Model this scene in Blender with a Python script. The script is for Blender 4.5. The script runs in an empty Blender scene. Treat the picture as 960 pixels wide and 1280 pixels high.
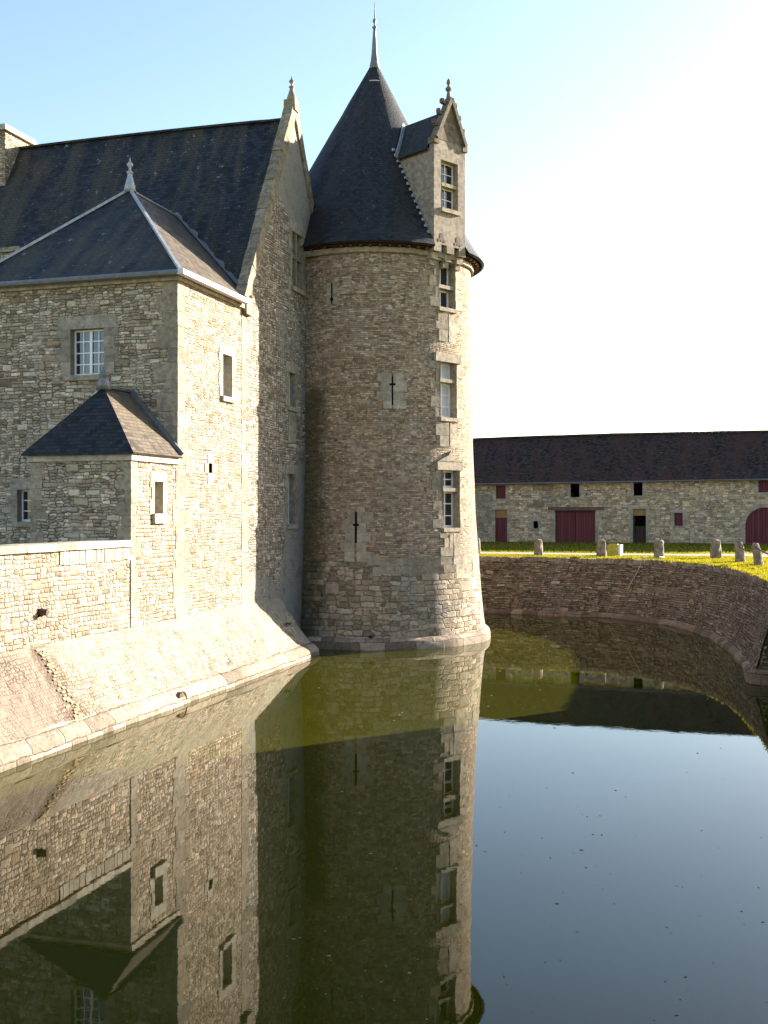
import bpy, bmesh, math, random
from mathutils import Vector, noise as mnoise
from mathutils.geometry import tessellate_polygon

random.seed(7)
R = math.radians
scene = bpy.context.scene
COL = scene.collection
Z = Vector((0, 0, 1))
WATER_Z, GROUND_Z = 0.0, 2.48

# ------------------------------------------------------------------ materials
def new_mat(name):
    m = bpy.data.materials.new(name)
    m.use_nodes = True
    nt = m.node_tree
    nt.nodes.clear()
    out = nt.nodes.new('ShaderNodeOutputMaterial')
    return m, nt, out

class NT:
    """tiny helper round a node tree"""
    def __init__(self, nt): self.nt = nt
    def n(self, typ, **kw):
        nd = self.nt.nodes.new(typ)
        for k, v in kw.items(): setattr(nd, k, v)
        return nd
    def link(self, a, b): self.nt.links.new(a, b)
    def val(self, sock, v):
        if hasattr(v, 'is_linked') or isinstance(v, bpy.types.NodeSocket): self.link(v, sock)
        else: sock.default_value = v
    def math(self, op, a, b=None, c=None, clamp=False):
        nd = self.n('ShaderNodeMath', operation=op, use_clamp=clamp)
        self.val(nd.inputs[0], a)
        if b is not None: self.val(nd.inputs[1], b)
        if c is not None: self.val(nd.inputs[2], c)
        return nd.outputs[0]
    def mix(self, fac, a, b, mode='MIX'):
        nd = self.n('ShaderNodeMix', data_type='RGBA', blend_type=mode)
        self.val(nd.inputs[0], fac)
        for s, v in ((nd.inputs[6], a), (nd.inputs[7], b)):
            if isinstance(v, (tuple, list)): s.default_value = (*v[:3], 1)
            else: self.link(v, s)
        return nd.outputs[2]
    def noise(self, vec=None, scale=5, detail=4, rough=.55, dims='3D', w=None, dist=0):
        nd = self.n('ShaderNodeTexNoise', noise_dimensions=dims)
        if vec is not None: self.link(vec, nd.inputs['Vector'])
        if w is not None: self.link(w, nd.inputs['W'])
        nd.inputs['Scale'].default_value = scale
        nd.inputs['Detail'].default_value = detail
        nd.inputs['Roughness'].default_value = rough
        nd.inputs['Distortion'].default_value = dist
        return nd
    def smooth(self, v, lo, hi, a=0., b=1.):
        nd = self.n('ShaderNodeMapRange', interpolation_type='SMOOTHSTEP')
        self.val(nd.inputs[0], v)
        for i, x in zip((1, 2, 3, 4), (lo, hi, a, b)): nd.inputs[i].default_value = x
        return nd.outputs[0]
    def ramp(self, fac, stops, interp='LINEAR'):
        nd = self.n('ShaderNodeValToRGB')
        cr = nd.color_ramp; cr.interpolation = interp
        while len(cr.elements) < len(stops): cr.elements.new(.5)
        for e, (p, c) in zip(cr.elements, stops): e.position = p; e.color = (*c, 1)
        self.link(fac, nd.inputs[0])
        return nd.outputs[0]
    def pos(self): return self.n('ShaderNodeNewGeometry').outputs['Position']
    def vscale(self, vec, s):
        nd = self.n('ShaderNodeVectorMath', operation='MULTIPLY')
        self.link(vec, nd.inputs[0]); nd.inputs[1].default_value = s
        return nd.outputs[0]

def principled(k, out, col, rough, height=None, bump_d=.02, bump_s=1., spec=.3, metallic=0., ior=None):
    b = k.n('ShaderNodeBsdfPrincipled')
    if isinstance(col, (tuple, list)): b.inputs['Base Color'].default_value = (*col[:3], 1)
    else: k.link(col, b.inputs['Base Color'])
    k.val(b.inputs['Roughness'], rough)
    b.inputs['Specular IOR Level'].default_value = spec
    b.inputs['Metallic'].default_value = metallic
    if ior: b.inputs['IOR'].default_value = ior
    if height is not None:
        bp = k.n('ShaderNodeBump')
        bp.inputs['Distance'].default_value = bump_d
        bp.inputs['Strength'].default_value = bump_s
        k.link(height, bp.inputs['Height'])
        k.link(bp.outputs[0], b.inputs['Normal'])
    k.link(b.outputs[0], out.inputs[0])
    return b

def stone_pattern(k, h, w, cols, mortar, mw, wob=.05, rowvar=1.0, loose=.5, blocks=.12):
    """coursed masonry: rows of uneven height, stones of uneven length. -> colour, height, mask, random"""
    uv = k.n('ShaderNodeUVMap'); uv.uv_map = 'UVMap'
    p = k.pos()
    d1 = k.noise(p, 1.7, 3); d2 = k.noise(p, 11., 2)
    sp = k.n('ShaderNodeSeparateXYZ'); k.link(uv.outputs[0], sp.inputs[0])
    s1 = k.n('ShaderNodeSeparateColor'); k.link(d1.outputs['Color'], s1.inputs[0])
    s2 = k.n('ShaderNodeSeparateColor'); k.link(d2.outputs['Color'], s2.inputs[0])
    def wobble(x, i, a):
        x = k.math('MULTIPLY_ADD', k.math('SUBTRACT', s1.outputs[i], .5), a * 2.2, x)
        return k.math('MULTIPLY_ADD', k.math('SUBTRACT', s2.outputs[i], .5), a * .75, x)
    u = wobble(sp.outputs[0], 0, wob); v = wobble(sp.outputs[1], 1, wob)
    nv = k.noise(None, 2.1, 1, dims='1D', w=v)
    vv = k.math('MULTIPLY_ADD', k.math('SUBTRACT', nv.outputs[0], .5), rowvar / h * .16, k.math('DIVIDE', v, h))
    row = k.math('FLOOR', vv); fr = k.math('FRACT', vv)
    ev = k.math('MULTIPLY', k.math('SUBTRACT', .5, k.math('ABSOLUTE', k.math('SUBTRACT', fr, .5))), h)
    # stones in some rows long, in others short
    wn = k.n('ShaderNodeTexWhiteNoise', noise_dimensions='1D'); k.link(row, wn.inputs['W'])
    ww = k.math('MULTIPLY_ADD', wn.outputs[0], w * .9, w * .55)
    W = k.math('ADD', k.math('DIVIDE', u, ww), k.math('MULTIPLY', row, 37.73))
    ve = k.n('ShaderNodeTexVoronoi', voronoi_dimensions='1D', feature='DISTANCE_TO_EDGE')
    vc = k.n('ShaderNodeTexVoronoi', voronoi_dimensions='1D', feature='F1')
    for q in (ve, vc):
        k.link(W, q.inputs['W']); q.inputs['Scale'].default_value = 1; q.inputs['Randomness'].default_value = .85
    eu = k.math('MULTIPLY', ve.outputs['Distance'], ww)
    e = k.math('SMOOTH_MIN', eu, ev, .012)
    ca = vc.outputs['Color']
    cv = k.n('ShaderNodeCombineXYZ'); k.link(k.math('DIVIDE', u, w * .8), cv.inputs[0]); k.link(k.math('DIVIDE', v, h * .85), cv.inputs[1])
    be = k.n('ShaderNodeTexVoronoi', voronoi_dimensions='2D', feature='DISTANCE_TO_EDGE')
    bc = k.n('ShaderNodeTexVoronoi', voronoi_dimensions='2D', feature='F1')
    for q in (be, bc):
        k.link(cv.outputs[0], q.inputs['Vector']); q.inputs['Scale'].default_value = 1; q.inputs['Randomness'].default_value = .55
    sel = k.noise(p, .9, 3, .6)
    sel = k.smooth(sel.outputs[0], .545 - .10 * loose, .575 - .10 * loose)
    e_b = k.math('MULTIPLY', be.outputs['Distance'], h * 1.15)
    mxf = k.n('ShaderNodeMix', data_type='FLOAT'); k.link(sel, mxf.inputs[0]); k.link(e, mxf.inputs[2]); k.link(e_b, mxf.inputs[3]); e = mxf.outputs[0]
    rnd = k.n('ShaderNodeSeparateColor'); k.link(k.mix(sel, ca, bc.outputs['Color']), rnd.inputs[0])
    if blocks:
        bw, bh_ = w * 1.9, h * 2.3
        vr = k.math('DIVIDE', v, bh_); br_ = k.math('FLOOR', vr)
        ur = k.math('ADD', k.math('DIVIDE', u, bw), k.math('MULTIPLY', br_, 5.37))
        cb = k.n('ShaderNodeCombineXYZ'); k.link(k.math('FLOOR', ur), cb.inputs[0]); k.link(br_, cb.inputs[1])
        wb = k.n('ShaderNodeTexWhiteNoise', noise_dimensions='2D'); k.link(cb.outputs[0], wb.inputs['Vector'])
        sb = k.n('ShaderNodeSeparateColor'); k.link(wb.outputs['Color'], sb.inputs[0])
        isb = k.math('GREATER_THAN', sb.outputs[0], 1 - blocks)
        fu, fv = k.math('FRACT', ur), k.math('FRACT', vr)
        ins = k.math('MULTIPLY', sb.outputs[2], .22)      # some blocks are shorter than their place
        du = k.math('MULTIPLY', k.math('SUBTRACT', k.math('SUBTRACT', .5, ins), k.math('ABSOLUTE', k.math('SUBTRACT', fu, .5))), bw)
        dv = k.math('MULTIPLY', k.math('SUBTRACT', k.math('SUBTRACT', .5, k.math('MULTIPLY', sb.outputs[1], .2)), k.math('ABSOLUTE', k.math('SUBTRACT', fv, .5))), bh_)
        ebk = k.math('SMOOTH_MIN', du, dv, .03)
        inb = k.math('MULTIPLY', isb, k.math('GREATER_THAN', ebk, -.006))
        mb_ = k.n('ShaderNodeMix', data_type='FLOAT'); k.link(inb, mb_.inputs[0]); k.link(e, mb_.inputs[2]); k.link(k.math('ABSOLUTE', ebk), mb_.inputs[3]); e = mb_.outputs[0]
        rc = k.n('ShaderNodeCombineColor')
        for i_ in range(3): k.link(rnd.outputs[i_], rc.inputs[i_])
        rnd2 = k.n('ShaderNodeSeparateColor'); k.link(k.mix(inb, rc.outputs[0], wb.outputs['Color']), rnd2.inputs[0])
        # the white-noise value of a chosen block is high by choice: spread it again
        mr = k.n('ShaderNodeMix', data_type='FLOAT'); k.link(inb, mr.inputs[0]); k.link(rnd.outputs[0], mr.inputs[2]); k.link(sb.outputs[1], mr.inputs[3])
        r0 = mr.outputs[0]; rnd = rnd2
    else: r0 = rnd.outputs[0]
    fine = k.noise(p, 38, 4, .65)
    e2 = k.math('MULTIPLY_ADD', k.math('SUBTRACT', fine.outputs[0], .5), mw * .9, e)
    jn = k.noise(p, 1.9, 3, .6)
    e2 = k.math('MULTIPLY_ADD', k.smooth(jn.outputs[0], .42, .66), mw * .55, e2)
    mask = k.smooth(e2, mw * .2, mw * 1.15)
    stops = [(i / (len(cols) - 1), c) for i, c in enumerate(cols)]
    col = k.ramp(r0, stops)
    col = k.mix(1., col, k.ramp(rnd.outputs[2], [(0, (.58, .57, .55)), (.45, (.97, .97, .97)), (.85, (1.2, 1.2, 1.2)), (1, (1.5, 1.48, 1.45))]), 'MULTIPLY')
    mot = k.noise(p, 9, 5, .7)
    col = k.mix(1., col, k.ramp(mot.outputs[0], [(.22, (.45, .43, .40)), (.5, (.95, .95, .95)), (.78, (1.4, 1.36, 1.3))]), 'MULTIPLY')
    mcol = k.mix(k.smooth(mot.outputs[0], .4, .62), tuple(c * .75 for c in mortar), tuple(min(1, c * 1.35) for c in mortar))
    col = k.mix(mask, mcol, col)
    dome = k.smooth(e, 0, .035)
    hgt = k.math('MULTIPLY', mask, k.math('MULTIPLY_ADD', rnd.outputs[1], .7, .35))
    hgt = k.math('MULTIPLY_ADD', dome, .4, hgt)
    hgt = k.math('MULTIPLY_ADD', fine.outputs[0], .45, hgt)
    hgt = k.math('MULTIPLY_ADD', mot.outputs[0], .5, hgt)
    return col, hgt, mask, rnd, p

def masonry(name, h, w, cols, mortar, mw=.012, wob=.05, bump=.03, rowvar=1., stain=(.12, .10, .075), stain_amt=.5,
            light=(.5, .47, .42), light_amt=.3, plaster=None, extra=None, loose=.5, gain=1., blocks=.12):
    m, nt, out = new_mat(name); k = NT(nt)
    col, hgt, mask, rnd, p = stone_pattern(k, h, w, [tuple(min(.75, x * gain * t_) for x, t_ in zip(c, (1.06, .985, .93))) for c in cols], tuple(x * gain for x in mortar), mw, wob, rowvar, loose, blocks)
    big = k.noise(k.vscale(p, (.55, .55, .3)), 1., 5, .6, dist=.4)
    col = k.mix(k.math('MULTIPLY', k.smooth(big.outputs[0], .52, .72), stain_amt), col, stain)
    pale = k.noise(k.vscale(p, (.8, .8, .6)), 1.3, 6, .7)
    col = k.mix(k.math('MULTIPLY', k.smooth(pale.outputs[0], .54, .70), light_amt * .8), col, tuple(x * .75 for x in light))
    sp = k.noise(p, 3.3, 4, .7)
    col = k.mix(k.math('MULTIPLY', k.smooth(sp.outputs[0], .66, .74), light_amt), col, light)   # pale lichen
    fk = k.noise(p, 9.5, 2, .5)
    col = k.mix(k.math('MULTIPLY', k.smooth(fk.outputs[0], .70, .745), min(1, light_amt * 1.3)), col, tuple(x * 1.2 for x in light))
    if plaster:
        pc, fac = plaster(k, p)
        pn = k.noise(p, 16, 5, .7)
        pcol = k.mix(k.smooth(pn.outputs[0], .3, .7), tuple(c * .82 for c in pc), tuple(c * 1.12 for c in pc))
        col = k.mix(fac, col, pcol)
        hgt = k.math('MULTIPLY', hgt, k.math('MULTIPLY_ADD', fac, -.85, 1.))
        hgt = k.math('MULTIPLY_ADD', k.math('MULTIPLY', pn.outputs[0], fac), .9, hgt)
        pw = k.noise(p, 2.6, 6, .75)
        col = k.mix(k.math('MULTIPLY', fac, k.smooth(pw.outputs[0], .5, .68)), col, tuple(c * .62 for c in pc))
    if extra: col = extra(k, p, col)
    principled(k, out, col, .9, hgt, bump, .9, .15)
    return m

def lin(*c):   # sRGB 0-255 -> linear
    return tuple((x / 255 / 12.92) if x / 255 <= .04045 else ((x / 255 + .055) / 1.055) ** 2.4 for x in c)

GOLD = [(.31, .25, .175), (.40, .335, .25), (.45, .395, .31), (.33, .255, .175), (.50, .455, .375), (.37, .31, .235)]
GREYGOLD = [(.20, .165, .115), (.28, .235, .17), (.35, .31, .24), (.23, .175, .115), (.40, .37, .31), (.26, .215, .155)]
TOWERC = [(.20, .155, .105), (.27, .215, .15), (.32, .27, .20), (.22, .165, .11), (.25, .21, .155), (.37, .33, .27)]

def zrange(k, p, lo, hi, a=0., b=1.):
    s = k.n('ShaderNodeSeparateXYZ'); k.link(p, s.inputs[0])
    return k.smooth(s.outputs[2], lo, hi, a, b)
def yrange(k, p, lo, hi, a=0., b=1.):
    s = k.n('ShaderNodeSeparateXYZ'); k.link(p, s.inputs[0])
    return k.smooth(s.outputs[1], lo, hi, a, b)

def gable_plaster(k, p):
    n = k.noise(p, .55, 5, .6)
    low = zrange(k, p, 2., 8.5, .34, -.16)
    high = zrange(k, p, 13.2, 15.6, -.1, .5)
    rgt = yrange(k, p, 31.2, 33.4, -.22, .1)
    s = k.math('ADD', k.math('ADD', n.outputs[0], k.math('MAXIMUM', low, high)), rgt)
    return (.27, .25, .215), k.math('MULTIPLY', k.smooth(s, .56, .62), .92)
def stain_shade(cx, cy, w, z0, z1, colr, amt, axis=1):
    """a run-off stain with a place of its own on the wall"""
    def f(k, p, col):
        s = k.n('ShaderNodeSeparateXYZ'); k.link(p, s.inputs[0])
        n = k.noise(p, 2.2, 5, .7)
        d = k.math('ABSOLUTE', k.math('SUBTRACT', s.outputs[axis], cx if axis == 0 else cy))
        d = k.math('MULTIPLY_ADD', k.math('SUBTRACT', n.outputs[0], .5), w * 1.5, d)
        fac = k.math('MULTIPLY', k.smooth(d, w * .2, w, 1., 0.), k.math('MULTIPLY', k.smooth(s.outputs[2], z0, z0 + .4), k.smooth(s.outputs[2], z1 - .3, z1, 1., 0.)))
        return k.mix(k.math('MULTIPLY', fac, amt), col, colr)
    return f
def chain_extra(*fs):
    def f(k, p, col):
        for g in fs: col = g(k, p, col)
        return col
    return f

M = {}
M['rubble'] = masonry('golden_rubble', .092, .22, GOLD, (.19, .145, .10), .009, .045, .05, gain=.98, stain_amt=.25, loose=1.)
M['rubble_shade'] = masonry('shaded_weathered_rubble', .088, .26, GREYGOLD, (.11, .085, .06), .010, .05, .055, blocks=.22, stain=(.17, .14, .10), stain_amt=.6, light_amt=.5, gain=1.42, loose=1.)  # shade-side copy of the golden rubble, shade put into its colours
M['low_wall'] = masonry('low_wall_rubble', .105, .19, GOLD, (.18, .135, .09), .010, .04, .05, gain=.95, rowvar=.6, stain_amt=.3, loose=.2)
M['gable'] = masonry('gable_rubble', .085, .22, [(.19, .165, .125), (.27, .235, .18), (.34, .30, .24), (.42, .40, .36), (.24, .20, .15)], (.14, .115, .085), .013, .05, .04,
                     stain_amt=.4, light_amt=.6, plaster=gable_plaster, gain=1.12, loose=.8)
M['tower'] = masonry('tower_rubble', .064, .19, TOWERC, (.15, .115, .08), .008, .028, .024, rowvar=.4, blocks=.05,
                     stain=(.20, .16, .11), stain_amt=.55, gain=1.26, loose=.15, light=(.42, .39, .34), light_amt=.55,
                     extra=stain_shade(-12.75, 0, .9, -1., 8.8, (.075, .06, .03), .75, 0))  # left side darkened: greenish-brown stain with corner shade painted in
M['tower_base'] = masonry('tower_base_stone', .19, .36, [(.20, .165, .115), (.29, .245, .18), (.35, .31, .24), (.24, .195, .13), (.33, .29, .225)], (.19, .16, .115), .014, .06, .05,
                          stain=(.19, .155, .10), stain_amt=.65, gain=1.2, loose=.7, light=(.5, .48, .44), light_amt=.8,
                          extra=stain_shade(-12.75, 0, .95, -1., 8.8, (.065, .055, .03), .75, 0))  # same streak of stain and painted corner shade, carried down the base
M['moat_wall'] = masonry('dry_moat_wall', .088, .34, [(.13, .095, .062), (.20, .15, .10), (.26, .20, .14), (.17, .125, .08), (.31, .26, .20), (.22, .165, .11)], (.055, .04, .026), .018, .05, .07, gain=1.15, loose=.15,
                         stain=(.09, .07, .045), stain_amt=.5, light=(.42, .38, .32), light_amt=.45)
M['barn'] = masonry('barn_rubble', .15, .36, [(.25, .195, .125), (.33, .27, .18), (.39, .33, .235), (.28, .225, .15), (.35, .305, .235), (.30, .26, .20)], (.14, .11, .075), .013, .06, .03, gain=1.45, loose=1.,
                    stain=(.17, .15, .125), stain_amt=.75, light=(.42, .40, .36), light_amt=.4)

def batter_plaster(k, p):
    n = k.noise(p, .8, 6, .65)
    return (.31, .27, .205), k.math('MULTIPLY', k.smooth(n.outputs[0], .38, .58), .78)
M['batter'] = masonry('battered_base', .095, .15, GOLD, (.22, .175, .125), .008, .05, .035, gain=.85, loose=.6, blocks=.05, stain=(.25, .20, .15), stain_amt=.35,
                      plaster=batter_plaster,
                      extra=chain_extra(stain_shade(0, 17.6, 2.6, -.3, 1.9, (.17, .125, .095), .8),
                                        stain_shade(0, 18.75, .45, -.2, 2.2, (.12, .085, .055), .7)))

def simple_stone(name, col, var=.18, bump=.012, rough=.88, blocks=True, stain=(.2, .17, .13), stain_amt=.4):
    m, nt, out = new_mat(name); k = NT(nt)
    p = k.pos()
    n1 = k.noise(p, 6, 6, .7); n2 = k.noise(p, 45, 4, .7); n3 = k.noise(p, 1.1, 4, .6)
    c = k.mix(k.smooth(n1.outputs[0], .28, .72), tuple(x * (1 - var * 1.5) for x in col), tuple(min(.85, x * (1 + var)) for x in col))
    if blocks:
        g = k.n('ShaderNodeNewGeometry')
        c = k.mix(1., c, k.ramp(g.outputs['Random Per Island'], [(0, (.62, .60, .57)), (.35, (.96, .90, .82)), (.7, (1.1, 1.08, 1.05)), (1, (.80, .75, .66))]), 'MULTIPLY')
    c = k.mix(k.math('MULTIPLY', k.smooth(n3.outputs[0], .5, .7), stain_amt), c, stain)
    hh = k.math('MULTIPLY_ADD', n2.outputs[0], .5, n1.outputs[0])
    principled(k, out, c, rough, hh, bump, .8, .2)
    return m
M['ashlar'] = simple_stone('dressed_limestone', (.31, .27, .21), var=.28)
M['ashlar_grey'] = simple_stone('grey_dressed_limestone', (.30, .265, .21), var=.28, stain_amt=.6)
M['yellow_stone'] = simple_stone('yellow_bare_stone', (.40, .31, .19), var=.3)
M['dormer'] = simple_stone('weathered_dormer_stone', (.27, .225, .175), var=.3, blocks=False, stain=(.13, .11, .085), stain_amt=.75)
M['pale_stone'] = simple_stone('pale_coping_stone', (.37, .335, .275), var=.22)
M['lichen_stone'] = simple_stone('lichened_coping', (.27, .235, .18), var=.35, stain=(.22, .18, .075), stain_amt=.75)
M['dark_coping'] = simple_stone('shaded_weathered_coping', (.17, .14, .105), var=.35, stain=(.09, .075, .05), stain_amt=.6)  # shade of the dormer gable painted into a darker stone
LEDGEC = [(.24, .20, .155), (.31, .27, .215), (.27, .23, .18), (.34, .30, .245)]
M['ledge'] = masonry('waterline_ledge', .34, .75, LEDGEC, (.22, .185, .14), .010, .05, .045, stain=(.15, .125, .085), stain_amt=.7, light_amt=.4, loose=-2, blocks=0)
M['ledge_dark'] = masonry('damp_ledge', .32, .6, [tuple(c * f for c, f in zip(q, (.82, .70, .64))) for q in LEDGEC], (.10, .075, .055), .016, .03, .04, stain=(.12, .09, .065), stain_amt=.6, light_amt=.3, loose=-2, blocks=0)
M['bollard'] = simple_stone('rough_bollard_stone', (.27, .215, .165), var=.4, bump=.05, blocks=False, stain=(.13, .105, .08), stain_amt=.7)

def slate(name, base, warm, row=.12, wid=.2, streak=.6, rough=.62, spots=.4, spec=.25):
    m, nt, out = new_mat(name); k = NT(nt)
    uv = k.n('ShaderNodeUVMap'); uv.uv_map = 'UVMap'
    p = k.pos()
    br = k.n('ShaderNodeTexBrick'); k.link(uv.outputs[0], br.inputs['Vector'])
    br.inputs['Scale'].default_value = 1; br.inputs['Mortar Size'].default_value = .006
    br.inputs['Brick Width'].default_value = wid; br.inputs['Row Height'].default_value = row
    br.inputs['Color1'].default_value = (0, 0, 0, 1); br.inputs['Color2'].default_value = (1, 1, 1, 1)
    br.inputs['Mortar'].default_value = (.5, .5, .5, 1)
    sc = k.n('ShaderNodeSeparateColor'); k.link(br.outputs['Color'], sc.inputs[0])
    col = k.mix(sc.outputs[0], tuple(c * .45 for c in base), tuple(c * 1.75 for c in base))
    st = k.noise(k.vscale(uv.outputs[0], (1.3, .22, 1)), 1., 5, .65, dist=.3)
    col = k.mix(k.math('MULTIPLY', k.smooth(st.outputs[0], .42, .64), streak), col, warm)
    n2 = k.noise(p, 4.2, 5, .75)
    col = k.mix(k.math('MULTIPLY', k.smooth(n2.outputs[0], .61, .70), spots), col, (.26, .26, .24))
    col = k.mix(k.math('MULTIPLY', br.outputs['Fac'], .8), col, tuple(c * .3 for c in base))
    sp = k.n('ShaderNodeSeparateXYZ'); k.link(uv.outputs[0], sp.inputs[0])
    saw = k.math('SUBTRACT', 1., k.math('FRACT', k.math('DIVIDE', sp.outputs[1], row)))   # each slate lies on the one below
    h = k.math('MULTIPLY_ADD', sc.outputs[0], .35, saw)
    h = k.math('SUBTRACT', h, k.math('MULTIPLY', br.outputs['Fac'], .6))
    n3 = k.noise(p, 30, 3)
    h = k.math('MULTIPLY_ADD', n3.outputs[0], .4, h)
    principled(k, out, col, rough, h, .018, 1., spec)
    return m
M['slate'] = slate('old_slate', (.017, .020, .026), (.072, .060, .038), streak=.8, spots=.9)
M['slate_sun'] = slate('sunlit_lichen_slate', (.085, .066, .046), (.15, .115, .075), .12, .2, .7, .5, .3, .4)  # lichen tint made lighter and warmer to paint in the sun's gloss
M['slate_tower'] = slate('tower_slate', (.019, .020, .022), (.036, .031, .025), .10, .17, .6, spots=.3)
M['slate_wing'] = slate('wing_slate', (.017, .019, .023), (.030, .028, .022), .11, .18, .4, spots=.2)
M['tile'] = slate('barn_tiles', (.042, .029, .026), (.080, .040, .030), .13, .18, .8, .9, spots=.55, spec=.08)

def plain(name, col, rough=.6, spec=.3, metallic=0., var=.15, scale=8, bump=.004):
    m, nt, out = new_mat(name); k = NT(nt)
    n = k.noise(k.pos(), scale, 5, .7)
    c = k.mix(k.smooth(n.outputs[0], .3, .7), tuple(x * (1 - var) for x in col), tuple(min(.9, x * (1 + var)) for x in col))
    principled(k, out, c, rough, n.outputs[0], bump, .6, spec, metallic)
    return m
M['lead'] = plain('weathered_lead', (.34, .35, .37), .5, .5, .35, .2)
M['zinc'] = plain('zinc_gutter', (.16, .165, .17), .5, .4, .4, .2)
M['lead_light'] = plain('bright_lead', (.5, .5, .5), .55, .4, .1, .15)
M['white_paint'] = plain('white_window_paint', (.74, .74, .72), .45, .4, 0, .06)
M['brown_wood'] = plain('weathered_timber', (.13, .085, .055), .85, .2, 0, .35, 5)
M['soffit'] = plain('oak_rafters', (.10, .05, .03), .85, .2, 0, .35, 6)
M['iron'] = plain('rusty_iron', (.085, .055, .04), .8, .3, .2, .4, 12)
M['dark'] = plain('unlit_void', (.008, .008, .008), .95, .05, 0, .1)
M['hose'] = plain('pale_hose', (.36, .31, .23), .6, .3, 0, .1)
M['yellow'] = plain('yellow_paint', (.42, .36, .05), .7, .3, 0, .2)
M['white_stone'] = plain('white_block_end', (.72, .70, .64), .8, .2, 0, .1)
M['transom'] = plain('ochre_transom', (.33, .20, .07), .7, .3, 0, .25, 10)
M['curtain'] = plain('pale_curtain', (.55, .55, .56), .9, .1, 0, .1)

def red_planks(name, col):
    m, nt, out = new_mat(name); k = NT(nt)
    uv = k.n('ShaderNodeUVMap'); uv.uv_map = 'UVMap'
    sp = k.n('ShaderNodeSeparateXYZ'); k.link(uv.outputs[0], sp.inputs[0])
    q = k.math('DIVIDE', sp.outputs[0], .155)
    fr = k.math('FRACT', q)
    e = k.math('SUBTRACT', .5, k.math('ABSOLUTE', k.math('SUBTRACT', fr, .5)))
    groove = k.smooth(e, .03, .09)
    wn = k.n('ShaderNodeTexWhiteNoise', noise_dimensions='1D'); k.link(k.math('FLOOR', q), wn.inputs['W'])
    n = k.noise(k.vscale(k.pos(), (6, 6, .7)), 1.5, 5, .7)
    c = k.mix(wn.outputs[0], tuple(x * .75 for x in col), tuple(x * 1.25 for x in col))
    c = k.mix(k.smooth(n.outputs[0], .5, .8), c, tuple(x * .55 + .04 for x in col))
    c = k.mix(groove, tuple(x * .3 for x in col), c)
    principled(k, out, c, .65, groove, .01, 1., .3)
    return m
M['red'] = red_planks('oxblood_planks', (.125, .022, .028))
M['old_door'] = red_planks('grey_planks', (.10, .075, .06))

def glass():
    m, nt, out = new_mat('window_glass'); k = NT(nt)
    n = k.noise(k.pos(), 2.2, 2)
    principled(k, out, (.022, .026, .032), .04, n.outputs[0], .01, .25, .9)
    return m
M['glass'] = glass()

def water():
    m, nt, out = new_mat('moat_water'); k = NT(nt)
    p = k.pos()
    n1 = k.noise(k.vscale(p, (1, .6, 1)), 1.1, 3, .5); n2 = k.noise(p, 6.5, 3, .6)
    h = k.math('MULTIPLY_ADD', n2.outputs[0], .12, n1.outputs[0])
    c = k.noise(p, .22, 4, .6)
    col = k.mix(k.smooth(c.outputs[0], .35, .65), (.031, .032, .0012), (.039, .037, .0018))
    principled(k, out, col, .012, h, .012, .12, .55, ior=1.333)
    return m
M['water'] = water()

def grass_mat(name, a, b, trans=True):
    m, nt, out = new_mat(name); k = NT(nt)
    p = k.pos()
    n = k.noise(p, .9, 6, .7); n2 = k.noise(p, 14, 4, .7)
    c = k.mix(k.smooth(n.outputs[0], .3, .7), a, b)
    c = k.mix(1., c, k.ramp(n2.outputs[0], [(.25, (.6, .6, .55)), (.75, (1.3, 1.25, 1.1))]), 'MULTIPLY')
    d = k.n('ShaderNodeBsdfDiffuse'); k.link(c, d.inputs[0])
    if trans:
        t = k.n('ShaderNodeBsdfTranslucent'); k.link(k.mix(1., c, (1.5, 1.35, .6), 'MULTIPLY'), t.inputs[0])
        mx = k.n('ShaderNodeMixShader'); mx.inputs[0].default_value = .5
        k.link(d.outputs[0], mx.inputs[1]); k.link(t.outputs[0], mx.inputs[2]); k.link(mx.outputs[0], out.inputs[0])
    else:
        bp = k.n('ShaderNodeBump'); bp.inputs['Distance'].default_value = .08; k.link(n2.outputs[0], bp.inputs['Height'])
        k.link(bp.outputs[0], d.inputs['Normal']); k.link(d.outputs[0], out.inputs[0])
    return m
M['ground'] = grass_mat('mown_grass', (.19, .20, .026), (.28, .26, .042), False)
M['lawn'] = grass_mat('shaded_lawn', (.05, .075, .018), (.085, .10, .022), False)  # darker than the bank grass: the barn's shade painted into the colour
M['blades'] = grass_mat('grass_blades', (.16, .17, .024), (.27, .25, .04))
M['weed'] = grass_mat('weeds', (.05, .075, .02), (.10, .10, .03))
M['debris'] = plain('floating_leaves', (.20, .18, .10), .7, .3, 0, .6, 3)

def gravel():
    m, nt, out = new_mat('gravel'); k = NT(nt)
    p = k.pos(); n = k.noise(p, 25, 4, .8); n2 = k.noise(p, 1.2, 4)
    c = k.mix(k.smooth(n.outputs[0], .3, .7), (.30, .25, .20), (.46, .41, .35))
    c = k.mix(k.math('MULTIPLY', k.smooth(n2.outputs[0], .55, .75), .5), c, (.2, .19, .1))
    principled(k, out, c, .95, n.outputs[0], .02, 1., .1)
    return m
M['gravel'] = gravel()

# ------------------------------------------------------------------ mesh building
BASE = {}      # object -> world position of its root

def thing(name, loc, label, cat, group=None):
    o = bpy.data.objects.new(name, None); COL.objects.link(o)
    o.empty_display_size = .3
    o.location = loc; BASE[o.name] = Vector(loc)
    o['label'] = label; o['category'] = cat
    if group: o['group'] = group
    return o
def tag(o, label=None, cat=None, group=None, kind=None):
    for a, b in (('label', label), ('category', cat), ('group', group), ('kind', kind)):
        if b: o[a] = b
    return o

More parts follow.
